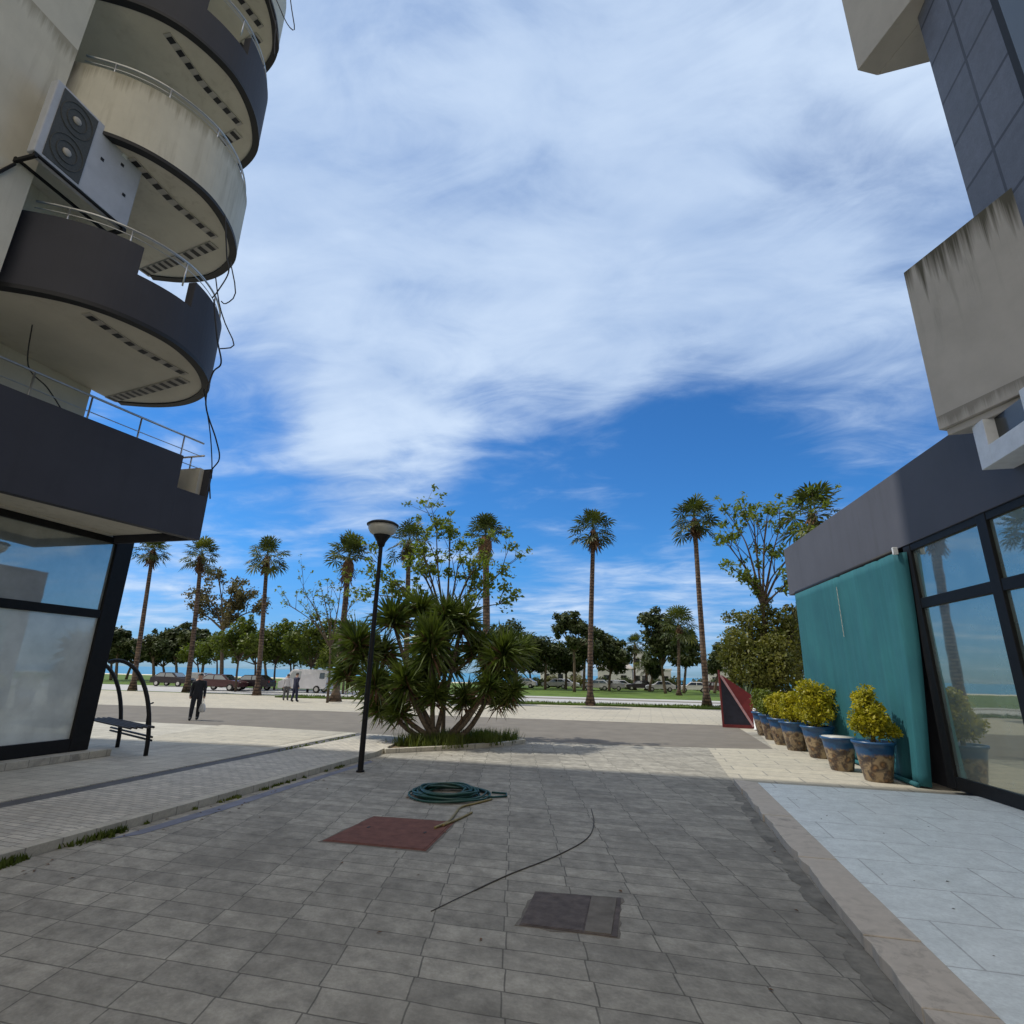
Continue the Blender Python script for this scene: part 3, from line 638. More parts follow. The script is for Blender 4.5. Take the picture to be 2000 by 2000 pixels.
# shop windows: s measured along the front
wf = MB(); s0 = 7.45
for s, w in ((s0, 0.26), (9.85, 0.24), (12.4, 0.2), (15.0, .2), (17.6, .2)): wf.prism([fpt(s, .02), fpt(s+w, .02), fpt(s+w, .14), fpt(s, .14)], 0.10, 4.795)
cuts = [(s0+.26, 9.85), (10.09, 12.4), (12.6, 15.0), (15.2, 17.6)]
for a, b_ in cuts:
    for z0, z1 in ((0.10, 0.32), (3.46, 3.66), (4.66, 4.794)): wf.prism([fpt(a, .03), fpt(b_, .03), fpt(b_, .13), fpt(a, .13)], z0, z1)
wfo = rp(wf.build('shop_front', 'black', br, bev=0.008))
for a, b_ in cuts:
    p = MB(); p.prism([fpt(a, .08), fpt(b_, .08), fpt(b_, .10), fpt(a, .10)], 0.32, 3.46); p.build('lower_pane', 'glass_right', wfo)
    p = MB(); p.prism([fpt(a, .08), fpt(b_, .08), fpt(b_, .10), fpt(a, .10)], 3.66, 4.66); p.build('upper_pane', 'glass_right', wfo)
# tiled upper storeys
mb = MB(); mb.box(5.8, 22, -3, 9.05, 6.43, 27); rp(mb.build('tiled_wall', 'wall_tile', br))
mb = MB(); mb.box(5.74, 5.799, 3.5, 7.40, 9.7, 19.0); w = rp(mb.build('window', 'black', br)); p = MB(); p.box(5.725, 5.739, 3.7, 7.25, 9.85, 18.9); p.build('pane', 'dark_glass', w)
T = Vector((5.0, 9.87)); a_ = Vector((0.42, -0.907)).normalized(); b_n = Vector((0.907, 0.42))
def bpt(t, off=0.0): q = T+a_*t+b_n*off; return (q.x, q.y)
mb = MB()
mb.prism([bpt(0), bpt(1.95), bpt(1.95, .5), bpt(0, .5)], 6.12, 9.35)
mb.prism([bpt(1.951), bpt(5.5), bpt(5.5, .5), bpt(1.951, .5)], 6.12, 8.1); mb.prism([bpt(1.951), bpt(5.5), bpt(5.5, .5), bpt(1.951, .5)], 9.02, 9.35); mb.prism([bpt(1.951, .3), bpt(5.5, .3), bpt(5.5, .5), bpt(1.951, .5)], 8.101, 9.019)
mb.prism([bpt(0.0, .501), bpt(5.5, .501), (9.0, 5.5), (9.0, 9.87)], 6.12, 6.4); mb.prism([bpt(0.07, .07), bpt(5.5, .07), (8.9, 5.5), (8.9, 9.75)], 6.0, 6.119)
mb.prism([bpt(0.0, .501), bpt(0.3, .501), (9.0, 9.6), (9.0, 10.0)], 6.401, 9.35)
o = rp(mb.build('concrete_balcony', 'concrete', br, bev=0.012)); o['label'] = 'rain-streaked concrete box balcony above the shop'
mb = MB()
mb.prism([bpt(0), bpt(4.5), bpt(4.5, .5), bpt(0, .5)], 14.6, 17.8); mb.prism([bpt(0.0, .501), bpt(4.5, .501), (9.0, 6.0), (9.0, 9.87)], 14.6, 14.85)
o = rp(mb.build('concrete_balcony', 'concrete', br, bev=0.012)); o['label'] = 'upper concrete box balcony against the sky'
# small white window bay under the concrete box
mb = MB(); xb, xc = 5.30, 6.0
mb.box(xb, xc, 9.25, 9.55, 5.25, 6.0); mb.box(xb, xc, 7.0, 9.249, 5.25, 5.56); mb.box(xb, xc, 8.0, 8.35, 5.561, 6.0)
wb = rp(mb.build('window_bay', 'white', br, bev=0.006))
p = MB(); p.box(xb+.16, xb+.18, 8.351, 9.249, 5.561, 6.0); p.build('pane', 'dark_glass', wb)

# roller blind
rb = empty('roller_blind', (5.1, 16, 0), 'teal fabric roller blind let down in front of the shop', 'blind')
def blind():
    mb = MB(); n = 60; vs = []; nz = 24
    A, B = Vector((4.72, 19.2)), Vector((5.26, 13.05))
    path = [A.lerp(B, t) for t in np.linspace(0, 1, n)] + [Vector((5.36, 12.98)), Vector((5.44, 12.90))]
    rows = []
    for k in range(nz+1):
        z = 0.06+(4.66-0.06)*k/nz; fl = (1-k/nz)
        for i, p in enumerate(path):
            s = i/(len(path)-1)
            wob = 0.035*math.sin(s*9+1)*fl + 0.028*math.sin(s*27+z*.6)*fl**1.4 + 0.016*math.sin(s*63+z*1.3)*fl + .022*math.sin(s*118+z)*(.25+.75*fl)*max(0, min(1, (s-.5)/.25)) + .030*math.sin(s*47+2)*(.3+.7*fl)*max(0, min(1, (s-.55)/.2)) - .05*math.exp(-((s-.52)/.012)**2)*.4
            out = 0.22*fl**2.2*max(0, (s-0.75)/0.25)**1.3 if s < 0.97 else 0.22*fl**2.2
            x = p.x - wob - out; y = p.y + (0.35*fl*max(0, (s-0.85)/0.15))
            vs.append((x-5.1, y-16, z+0.02*math.sin(s*23)*(k == 0)))
    m_ = len(path)
    fs = [(k*m_+i, k*m_+i+1, (k+1)*m_+i+1, (k+1)*m_+i) for k in range(nz) for i in range(m_-1)]
    mb.add(vs, fs); o = mb.build('fabric', 'teal', rb, smooth=True)
    so = o.modifiers.new('solid', 'SOLIDIFY'); so.thickness = 0.008
    # bottom hem roll
    h = MB(); h.tube([(A.x-5.1-.02, A.y-16, .07), ((A.x+B.x)/2-5.1-.03, (A.y+B.y)/2-16, .07), (B.x-5.1-.2, B.y-16+.3, .06)], 0.05, 8); h.build('bottom_bar', 'teal', rb, smooth=True)
    h = MB(); h.tube([(A.x-5.1+.05, A.y-16, 4.70), (B.x-5.1+.05, B.y-16, 4.70)], 0.06, 10); h.build('roller_tube', 'black', rb, smooth=True)
    h = MB(); h.box(B.x-5.1-.04, B.x-5.1+.06, B.y-16-.10, B.y-16-.04, 4.62, 4.78); h.build('end_bracket', 'white', rb, bev=0.01)
    h = MB()
    y = A.lerp(B, .52); h.tube([(y.x-5.1-.03, y.y-16+.010*math.sin(k*2.3), 4.4-k*.05) for k in range(27)], 0.008, 5)
    h.build('pull_cord', 'concrete', rb)
blind()

# ------------------------------------------------------------------ pots with shrubs
def leaf_cloud(mb, lobes, n, size, flat=0.0, shell=0.55, droop=0.0):
    """many leaf-sized quads through the volume of the lobes ((cx,cy,cz),(rx,ry,rz))"""
    w = np.array([l[1][0]*l[1][1]*l[1][2] for l in lobes])**0.7; w = w/w.sum()
    cnt = rng.multinomial(n, w)
    for (c, r), k in zip(lobes, cnt):
        if k == 0: continue
        u = rng.normal(size=(k, 3)); u /= np.linalg.norm(u, axis=1)[:, None]
        rad = shell + (1-shell)*rng.random(k); rad = rad*(0.86+0.28*rng.random(k)); inner = rng.random(k) < 0.22; rad[inner] *= rng.random(inner.sum())
        P = np.array(c) + u*rad[:, None]*np.array(r)
        nrm = u*0.6 + rng.normal(size=(k, 3))*0.6; nrm[:, 2] += flat; nrm /= np.linalg.norm(nrm, axis=1)[:, None]
        t = np.cross(nrm, rng.normal(size=(k, 3))); t /= np.linalg.norm(t, axis=1)[:, None]+1e-9; t[:, 2] -= droop; b = np.cross(nrm, t)
        s = size*(0.55+0.9*rng.random(k))[:, None]
        o = len(mb.v)
        q = np.stack([P-t*s-b*s*0.28, P-t*s*0.1-b*s*0.5, P+t*s, P+b*s*0.5-t*s*0.1], axis=1).reshape(-1, 3)
        mb.v += [tuple(x) for x in q.tolist()]
        mb.f += [(o+4*i, o+4*i+1, o+4*i+2, o+4*i+3) for i in range(k)]; mb.mi += [mb.m]*k
def pot_mesh(r=0.38, h=0.76, name='pot', parent=None):
    p = MB(); p.lathe([(0.01, 0), (r*0.62, 0), (r*0.66, 0.02), (r*0.80, h*0.4), (r*0.93, h*0.82), (r*0.98, h*0.92), (r*1.05, h*0.93), (r*1.06, h), (r*0.95, h), (r*0.90, h*0.90), (0.01, h*0.88)], 28)
    return p.build(name, 'pot', parent, smooth=True)
def potted(x, y, label, kind, scale=1.0, rot=0.0, fol='shrub'):
    t = empty('potted_shrub' if kind != 'empty' else 'plant_pot', (x, y, 0.006), label, 'potted plant' if kind != 'empty' else 'plant pot', 'blue glazed pots along the shop front', rot)
    t.scale = (scale, scale, scale)
    pot_mesh(parent=t)
    if kind == 'empty':
        s = MB(); s.lathe([(0.01, 0.74), (0.36, 0.74), (0.37, 0.765), (0.01, 0.77)], 24); s.build('cover_plate', 'lamp_white', t, smooth=True); return t
    s = MB(); s.lathe([(0.01, 0.675), (0.335, 0.675), (0.33, 0.70), (0.01, 0.71)], 20); s.build('soil', 'earth', t)
    s = MB(); s.tube([(0, 0, .68), (.02, .01, .9), (0, 0, 1.15)], [0.05, .04, .02], 7)
    for k in range(5): a = k*1.26; s.tube([(0, 0, .85), (.16*math.cos(a), .16*math.sin(a), 1.1)], [.02, .01], 5)
    s.build('stem', 'bark', t)
    f = MB()
    if kind == 'cone':
        lobes = [((0, 0, 1.08), (.40, .40, .30)), ((.22, .05, 1.0), (.28, .28, .24)), ((-.2, -.08, 1.14), (.26, .26, .22)), ((0, 0, 1.42), (.30, .30, .26)), ((0.02, 0, 1.68), (.19, .19, .22)), ((-.05, .02, 1.55), (.2, .2, .2)), ((.1, -.2, 1.2), (.22, .22, .2))]; n = 4600; lobes += [((random.uniform(-.42, .42), random.uniform(-.42, .42), random.uniform(.95, 1.75)*.98), (.11, .11, .13)) for _ in range(7)]
    elif kind == 'ball':
        lobes = [((0, 0, 1.25), (.54, .54, .50)), ((.2, -.1, 1.5), (.34, .34, .34)), ((-.24, -.1, 1.1), (.34, .34, .34)), ((-.1, .1, 1.66), (.3, .3, .28)), ((.25, .1, 1.05), (.32, .32, .3))]; n = 6400; lobes += [((.52*math.cos(q), .52*math.sin(q), 1.25+random.uniform(-.35, .4)), (.13, .13, .14)) for q in (0.3, 1.2, 2.2, 3.1, 4.0, 4.9, 5.7)]
    else:
        lobes = [((0, 0, 1.05), (.40, .40, .34)), ((.2, -.1, 1.2), (.26, .26, .26)), ((-.22, -.1, .98), (.28, .28, .24)), ((-.05, .1, 1.35), (.24, .24, .2))]; n = 3600
    leaf_cloud(f, lobes, n, 0.040, 0.2, 0.5); f.build('foliage', fol, t)
    return t
potted(4.58, 13.95, 'golden stepped shrub in the nearest blue glazed pot, by the blind edge', 'cone', 1.03)
potted(4.28, 15.25, 'blue glazed pot without a plant, second from the camera', 'empty', 0.96, 0.7)
potted(4.40, 17.4, 'large rounded golden shrub in a pot, just beyond the plantless pot', 'ball', 1.06, 1.1)
potted(4.16, 18.9, 'golden shrub in a blue pot half hidden by the large rounded shrub', 'low', 1.05, 2.0)
potted(4.10, 20.3, 'low golden-green shrub in a dark pot, fourth plant along the row', 'low', 1.05, 2.9, 'shrub')
potted(4.10, 21.8, 'low green shrub in a dark pot, second from the far end', 'low', 1.08, 0.4, 'shrub_green')
potted(4.12, 23.3, 'green shrub in the farthest dark pot nearest the red sign', 'low', 1.08, 1.6, 'shrub_green')

# ------------------------------------------------------------------ street lamp
t = empty('street_lamp', (-5.90, 11.16, 0), 'tall black lamp post with white bowl head beside the yucca bed', 'street lamp')
s = MB(); s.lathe([(0.01, 0), (0.085, 0), (0.085, 0.03), (0.060, 0.04), (0.046, 4.75), (0.048, 4.76), (0.01, 4.8)], 16); s.build('post', 'black', t, smooth=False)
s = MB(); s.lathe([(0.04, 4.76), (0.075, 4.78), (0.10, 4.88), (0.19, 5.02), (0.19, 5.04), (0.05, 5.04)], 20); s.build('bracket', 'black', t, smooth=True)
s = MB(); s.lathe([(0.10, 5.041), (0.20, 5.045), (0.28, 5.10), (0.325, 5.19), (0.335, 5.27), (0.10, 5.272)], 32); s.build('bowl', 'lamp_white', t, smooth=True)
s = MB(); s.lathe([(0.05, 5.273), (0.365, 5.273), (0.37, 5.30), (0.30, 5.345), (0.05, 5.36)], 32); s.build('cap', 'trim', t, smooth=True)

# ------------------------------------------------------------------ manhole covers, hose, cable
def cover(name, q, mat, label, parts=None):
    t = empty(name, (q[0][0], q[0][1], 0), label, 'manhole cover')
    loc = [(x-q[0][0], y-q[0][1]) for x, y in q]; c = Vector((sum(p[0] for p in loc)/4, sum(p[1] for p in loc)/4))
    sc_ = lambda k: [tuple(c+(Vector(p)-c)*k) for p in loc]
    rag = []
    for a in range(4):
        p0, p1 = Vector(sc_(1.045)[a]), Vector(sc_(1.045)[(a+1) % 4])
        for k in range(9): rag.append(tuple(p0.lerp(p1, k/9)+Vector((random.uniform(-.022, .022), random.uniform(-.022, .022)))))
    f = MB(); f.prism(rag, -0.02, 0.003); f.build('mortar_edge', 'cement', t)
    f = MB(); f.prism(sc_(1.0), -0.02, 0.008); f.build('frame', 'rust_dark' if parts else 'rust', t)
    inn = sc_(0.955)
    if not parts:
        f = MB(); f.prism(inn, -0.02, 0.013); f.build('plate', mat, t)
        for q_ in (-.4, .4):
            h = MB(); h.box(-.015, .015, 0, .07, .0135, .017, Matrix.Translation((c.x+q_, c.y, 0))); h.build('lifting_slot', 'trim', t)
    else:
        L_ = lambda a, b, k: tuple(Vector(a).lerp(Vector(b), k))
        m1, m2 = L_(inn[0], inn[3], 0.66), L_(inn[1], inn[2], 0.66)
        f = MB(); f.prism([inn[0], inn[1], m2, m1], -0.02, 0.012); f.build('plate', mat, t)
        f = MB(); f.prism([L_(m1, inn[3], .06), L_(m2, inn[2], .04), L_(m2, inn[2], .93), L_(m1, inn[3], .88)], -0.02, 0.015); f.build('cement_patch', 'cement', t)
    return t
cover('manhole_cover', [(-3.97, 6.72), (-3.94, 7.98), (-2.74, 8.06), (-2.63, 6.74)], 'rust', 'rusty red square manhole cover beside the coiled hose')
cover('manhole_cover', [(-1.15, 5.16), (-1.16, 5.90), (-0.36, 5.99), (-0.35, 5.17)], 'rust_dark', 'dark iron manhole cover patched with cement, nearest the camera', True)
def hose():
    rs = random.Random(4); mb = MB(); pts = []; c = Vector((-3.42, 9.62)); turns = 15
    par_ = [(rs.uniform(.36, .70), rs.uniform(-.07, .07), rs.uniform(-.07, .07), rs.uniform(0, 6.28), rs.uniform(.03, .11)) for _ in range(turns+1)]
    par_[0] = (.70, 0, 0, 0, .03); par_[3] = (.69, .02, 0, 1, .03); par_[7] = (.66, -.02, .02, 2, .04)
    for i in range(turns*26):
        k, u_ = divmod(i, 26); u_ /= 26.0; a = 2*math.pi*u_; A, B = par_[k], par_[k+1]
        m_ = [A[q]+(B[q]-A[q])*u_ for q in range(5)]
        r = m_[0]*(1+m_[4]*math.sin(2*a+m_[3])); z = 0.018+0.0075*k+0.012*math.sin(3*a+k*2.1)*(k > 0)
        pts.append((c.x+m_[1]+r*math.cos(a), c.y+m_[2]+r*.95*math.sin(a), max(z, .018)))
    pts += [(-2.85, 9.45, .06), (-2.62, 9.65, .03), (-2.45, 9.85, .02), (-2.5, 10.05, .02), (-2.75, 10.0, .03)]
    mb.tube(pts, 0.017, 7); return tag(mb.build('garden_hose', 'hose', smooth=True), 'dark green garden hose lying in a coil on the paving', 'hose')
hose()
mb = MB(); mb.tube(spline([(-2.62, 9.55, .018), (-2.78, 9.2, .018), (-2.92, 8.85, .018), (-2.86, 8.4, .018), (-2.80, 7.95, .03), (-2.86, 7.6, .03)], 8), 0.016, 7)
mb.tube(spline([(-2.66, 8.6, .018), (-2.72, 8.2, .018), (-2.80, 7.75, .03)], 6), 0.016, 7)
tag(mb.build('hose_end', 'hose_yellow', smooth=True), 'yellowish hose end running from the coil onto the red manhole cover', 'hose')
mb = MB(); mb.tube(spline([(-.98, 9.45, .008), (-.86, 8.6, .008), (-.88, 7.8, .008), (-1.15, 7.0, .008), (-1.5, 6.3, .008), (-1.75, 5.7, .008), (-1.95, 5.2, .006)], 8), [0.0065]*40+[0.004]*9, 6)
tag(mb.build('ground_cable', 'cable_grey', smooth=True), 'thin dark cable curving over the grey paving near the dark manhole', 'cable')

# ------------------------------------------------------------------ arched bench
t = empty('arched_bench', (-10.94, 10.75, 0.1), 'black steel bench under quarter-circle arches, beside the shop corner', 'bench')
def arch(dx, dy):
    pts = []
    for k in range(17):
        a = k/16*R(100); pts.append((dx-1.35*(1-math.cos(a)), dy, 2.02*math.sin(a)))
    f = MB(); f.tube(pts, 0.045, 8); return f.build('arch', 'black', t, smooth=True)
arch(0, 0); arch(-1.72, 0.82)
u = Vector((-1.72, 0.82)).normalized(); v_ = Vector((-u.y, u.x))
f = MB()
for k in range(5):
    o_ = v_*(-0.08-0.11*k)*-1; p0 = Vector((0.32, -.14))+o_; p1 = Vector((-2.5, 1.2))+o_
    f.tube([(p0.x, p0.y, .62), (p1.x, p1.y, .62)], 0.028, 5)
f.build('seat', 'wood', t)
f = MB()
for z in (0.33, 0.40): f.tube([(0.16, -.08, z), (-2.4, 1.14, z)], 0.025, 5)
f.build('stretcher', 'black', t)
f = MB(); f.tube([(-.35, .2, .62), (-.42, .23, 1.05), (-.2, .12, 1.1)], 0.02, 5); f.build('armrest', 'black', t)

# ------------------------------------------------------------------ red sign
t = empty('menu_board', (3.02, 26.2, 0.006), 'dark red wedge-shaped board stand with navy panel at the end of the pots', 'sign stand')
f = MB(); f.add([(0, 0, 0), (1.15, 0.02, 0), (0, 0, 2.15), (0, .06, 0), (1.15, .08, 0), (0, .06, 2.15)], [(0, 1, 2), (5, 4, 3), (0, 3, 4, 1), (0, 2, 5, 3), (1, 4, 5, 2)]); f.build('navy_panel', 'navy', t)
f = MB(); f.tube([(0.02, -.02, 2.12), (1.16, -.02, .08)], 0.05, 6); f.build('pink_rail', 'pink', t)
f = MB(); f.box(-.07, 0.0, -.03, .09, 0, 2.35); f.box(0.001, 1.6, -.04, .10, -.004, .12); f.build('frame', 'red', t)
f = MB(); f.add([(0.1, .16, 0), (1.62, .18, 0), (1.25, .4, 1.35), (0.1, .4, 2.15), (0.1, .22, 0), (1.62, .24, 0), (1.25, .46, 1.35), (0.1, .46, 2.15)], [(0, 1, 2, 3), (7, 6, 5, 4), (0, 4, 5, 1), (1, 5, 6, 2), (2, 6, 7, 3), (3, 7, 4, 0)]); f.build('red_panel', 'red', t)
t = empty('bollard', (4.15, 25.4, 0.006), 'small white post standing between the red board and the last pot', 'bollard')
f = MB(); f.lathe([(0.01, 0), (.10, 0), (.10, .05), (.07, .06), (.07, .78), (.05, .84), (.01, .86)], 14); f.build('post', 'white', t, smooth=True)

# ------------------------------------------------------------------ yucca clump
t = empty('yucca', (-5.75, 15.9, 0.05), 'big multi-stemmed yucca clump growing in the bed behind the lamp post', 'plant')
def yucca_head(mb, c, R0, n=170, axis=Vector((0, 0, 1))):
    for k in range(n):
        ph = random.uniform(0, 2*math.pi); el = math.asin(random.uniform(-0.75, 0.98)); L_ = R0*random.uniform(0.75, 1.1)
        d = Vector((math.cos(ph)*math.cos(el), math.sin(ph)*math.cos(el), math.sin(el))); d = (d+axis*0.25).normalized()
        w = d.cross(Vector((random.uniform(-1, 1), random.uniform(-1, 1), random.uniform(-.4, .4)))).normalized()
        a = Vector(c)-axis*random.uniform(0, .35); wid = 0.030*R0/0.85+0.006; droop = Vector((0, 0, -1))*(0.05+0.30*max(0, 0.5-el))*L_
        m1 = a+d*L_*0.5+droop*0.15; e = a+d*L_+droop*0.7
        mb.add([a-w*wid*.5, a+w*wid*.5, m1+w*wid, m1-w*wid, e], [(0, 1, 2, 3), (3, 2, 4)])
yh = [(695, 1245, 15.5, .95, 2), (765, 1200, 16.2, .95, 1), (842, 1240, 15.4, 1.05, 2), (905, 1205, 16.4, .98, 1), (792, 1322, 15.3, .85, 1), (985, 1268, 15.9, .95, 2), (728, 1325, 15.2, .82, 1), (958, 1330, 15.5, .66, 1),
      (940, 1255, 16.6, .9, 1), (822, 1182, 16.8, .9, 1), (880, 1285, 16.9, .75, 1), (1005, 1345, 15.7, .52, 0), (672, 1305, 15.9, .75, 1), (745, 1265, 16.4, .85, 1), (870, 1192, 15.9, .85, 1), (1018, 1262, 16.6, .7, 0), (775, 1378, 15.3, .62, 0), (850, 1345, 15.5, .70, 0), (912, 1352, 15.9, .62, 0), (735, 1372, 15.6, .60, 0), (825, 1305, 16.3, .8, 1), (985, 1352, 15.8, .55, 0)]
tr = MB(); mids = []
for q_, (px, py, Y, rr, seg) in enumerate(yh):
    p = at(px, py, Y); base = Vector((-5.8, 15.7, 0.03))+Vector((random.uniform(-.35, .35), random.uniform(-.3, .3), 0))
    loc = p-Vector((-5.75, 15.9, .05)); bl_ = base-Vector((-5.75, 15.9, .05))
    ax = (p-base).normalized(); ax = (ax+Vector((0, 0, .8))).normalized()
    f = MB(); f.mat('yucca_leaf'); yucca_head(f, loc, rr, 215, ax)
    if seg == 2: yucca_head(f, loc-ax*.45, rr*.92, 110, ax)
    f.mat('dead_leaf'); yucca_head(f, loc-ax*.5, rr*.75, 34, -ax)
    f.build('leaf_head', None, t)
    r0 = .082
    if q_ >= 8: bl_ = min(mids, key=lambda m_: (m_-loc).length); r0 = .06
    mid = bl_.lerp(loc, .5)+Vector((0, 0, -.18*(Vector((loc.x-bl_.x, loc.y-bl_.y, 0)).length)))
    mid.z = max(mid.z, 0.15); pts = spline([bl_, mid, loc-ax*.1], 6)
    if q_ < 8: mids.append(pts[7])
    f = MB(); f.tube(pts, [r0-.0025*i for i in range(13)], 8); f.build('stem', 'yucca_bark', t, smooth=True)
# two long bare leaning stems on the right
f = MB(); f.tube(spline([(0.15, -.2, 0.05), (.75, .0, .55), tuple(at(985, 1300, 15.9)-Vector((-5.75, 15.9, .05)))], 6), [.09-.003*i for i in range(13)], 8); f.build('stem', 'yucca_bark', t, smooth=True)

# ------------------------------------------------------------------ palms
def fan_leaf(mb, base, d, L_, rad, droop, n=15):
    """petiole then a fan of blades"""
    d = d.normalized(); side = d.cross(Vector((0, 0, 1))); side = side.normalized() if side.length > .05 else Vector((1, 0, 0)); nrm = side.cross(d).normalized()
    tip = base+d*L_+Vector((0, 0, -droop*L_*.4)); d2 = (d+Vector((0, 0, -droop))).normalized(); nrm = side.cross(d2).normalized()
    w = .02; mb.add([base-side*w, base+side*w, tip+side*w, tip-side*w], [(0, 1, 2, 3)])
    roll = random.uniform(-.5, .5); side2 = side*math.cos(roll)+nrm*math.sin(roll)
    for k in range(n):
        a = (k/(n-1)-.5)*R(250); l = rad*(0.72+.28*math.cos(a*.6))*random.uniform(.9, 1.05)
        e = d2*math.cos(a)+side2*math.sin(a); pd = (d2*-math.sin(a)+side2*math.cos(a))
        m_ = tip+e*l*.6+nrm*(.05 if k % 2 else -.02); q = tip+e*l+Vector((0, 0, -.16*l)); w2 = .07*rad
        mb.add([tip, m_-pd*w2, q, m_+pd*w2], [(0, 1, 2, 3)])
def palm_crown(seed, n=34, size=1.0, upright=False):
    random.seed(seed); mb = MB(); mb.mat('palm_leaf')
    n = random.randint(38, 46)
    for k in range(n):
        u_ = (k+.5)/n; el = R(84)-u_*R(80 if upright else 122)+random.uniform(-.2, .2); az = k*2.39996+random.uniform(-.45, .45)
        d = Vector((math.cos(az)*math.cos(el), math.sin(az)*math.cos(el), math.sin(el)))
        mb.mat('palm_leaf_pale' if random.random() < .25 else 'palm_leaf')
        fan_leaf(mb, Vector((0, 0, -.25*u_)), d, random.uniform(.75, 1.35)*size, random.uniform(.68, .92)*size, .12+.38*u_*random.uniform(.5, 1.4), 13)
    return mb
crown_mesh = []
def palm(px, py_base, Y, crown_py, px_top, label, rad=0.2, bulb=False, skirt=True, size=1.0, seed=1, base=None):
    b = base or at(px, py_base, Y); b = Vector((b.x, b.y, 0.0)); c = at(px_top, crown_py, Y)
    t = empty('fan_palm', b, label, 'palm tree', 'row of tall fan palms along the verge')
    H = c.z; off = Vector((c.x-b.x, c.y-b.y, 0)); f = MB(); n = 14; pts = []; rr = []
    for i in range(n+1):
        k = i/n; sway = math.sin(k*3.0+seed)*.05
        pts.append(Vector((off.x*k**1.2+sway, 0, H*k))); rr.append(rad*(1.0-.28*k)+rad*.9*max(0, 1-k*14)+(.14 if k > .93 else 0)*.5)
    f.tube(pts, rr, 12); f.build('trunk', 'palm_bark', t, smooth=True)
    o = palm_crown(seed, 34, size, bulb).build('crown', None, t); o.location = pts[-1]+Vector((0, 0, .25))
    f = MB(); rs = random.Random(seed)
    if bulb: f.lathe([(rad*.8, -1.7), (rad*1.25, -1.3), (rad*1.75, -.8), (rad*1.6, -.4), (rad*1.0, -.05), (.05, .1)], 14, tuple(pts[-1]))
    for k in range(110):
        a = rs.uniform(0, 6.28); z = rs.uniform(-.8, .25) if not bulb else rs.uniform(-1.3, .1); r0 = rad*(1.0 if not bulb else 1.5*(1-abs(z+.9)*.55)); l = rs.uniform(.3, .95)
        d = Vector((math.cos(a), math.sin(a), 0)); p0 = pts[-1]+d*r0*.7+Vector((0, 0, z)); sd = Vector((-d.y, d.x, 0))*.07
        e = p0+d*rs.uniform(.05, .55)+Vector((0, 0, -l)); f.add([p0-sd, p0+sd, e+sd*.6, e-sd*.6], [(0, 1, 2, 3)])
    f.build('dead_leaf_skirt', 'dead_leaf', t)
    return t
palm(258, 1349, 39.4, 1078, 299, 'leaning fan palm at the far left, its crown touching the dark terrace band', .21, seed=3, size=.95)
palm(365, 1352, 39.9, 1088, 392, 'second fan palm from the left, standing above the walking person', .22, seed=5)
palm(500, 1358, 38.8, 1090, 523, 'fan palm rising free in the sky between the russet tree and the lamp', .2, seed=8, size=1.02)
palm(655, 1370, 34.6, 1092, 681, 'fan palm with swollen brown neck just left of the lamp post', .24, bulb=True, seed=12, size=1.05)
palm(790, 1370, 37.5, 1062, 800, 'fan palm just right of the lamp head, behind the sparse tree', .22, seed=15)
palm(948, 1375, 37.0, 1048, 948, 'thick fan palm with shaggy neck rising right of the yucca', .30, bulb=True, seed=19, size=.98)
palm(1154, 1378, 40.3, 1040, 1158, 'lone straight fan palm in the middle of the open sky', .21, seed=23, size=1.05)
palm(1380, 1382, 42.8, 1018, 1358, 'tallest slender fan palm, leaning slightly left near the red board', .22, seed=27, size=1.18)
palm(1600, 1382, 34.0, 1010, 1585, 'fan palm with yellowish crown half hidden by the grey fascia', .24, seed=31, size=1.2)
random.seed(99)

# ------------------------------------------------------------------ broadleaf trees
def limbs_tree(name, base, fork, tips, label, cat, leaf, rad, leaf_n, leaf_size, cl=0.45, group=None, sub=5, clr=.5):
    t = empty(name, base, label, cat, group); f = MB(); B = Vector((0, 0, 0)); F = fork-base; lobes = []
    f.tube(spline([B, B.lerp(F, .5)+Vector((random.uniform(-.08, .08), 0, 0)), F], 4), [rad*(1-.04*i) for i in range(9)], 8)
    for tp in tips:
        T_ = tp-base; dv = T_-F; k = random.uniform(.35, .6); mid = F+dv*k+Vector((random.uniform(-.2, .2), random.uniform(-.2, .2), dv.length*.10))
        pts = spline([F, mid, T_], 5); f.tube(pts, [rad*.62*(1-.085*i) for i in range(11)], 6)
        for s_ in range(sub):
            i = random.randint(3, 9); p0 = pts[i]; dr = ((T_-F).normalized()+Vector((random.uniform(-1, 1), random.uniform(-1, 1), random.uniform(-.3, .9)))*.8).normalized()
            L_ = dv.length*random.uniform(.22, .45); p1 = p0+dr*L_; f.tube([p0, p0.lerp(p1, .5)+Vector((0, 0, .06)), p1], [rad*.24, rad*.16, rad*.06], 5)
            for q in range(2):
                p2 = p1+Vector((random.uniform(-1, 1), random.uniform(-1, 1), random.uniform(-.2, 1))).normalized()*L_*.5; f.tube([p0.lerp(p1, .6+.2*q), p2], [rad*.12, rad*.04], 4)
                lobes.append((tuple(p2), (cl*clr, cl*clr, cl*clr*.8)))
            lobes.append((tuple(p1), (cl*.7, cl*.7, cl*.6)))
        lobes.append((tuple(T_), (cl, cl, cl*.9)))
    f.build('trunk', 'bark', t, smooth=True)
    g = MB(); leaf_cloud(g, lobes, leaf_n, leaf_size, .2, .25); g.build('crown', leaf, t)
    return t
Y1 = 17.9
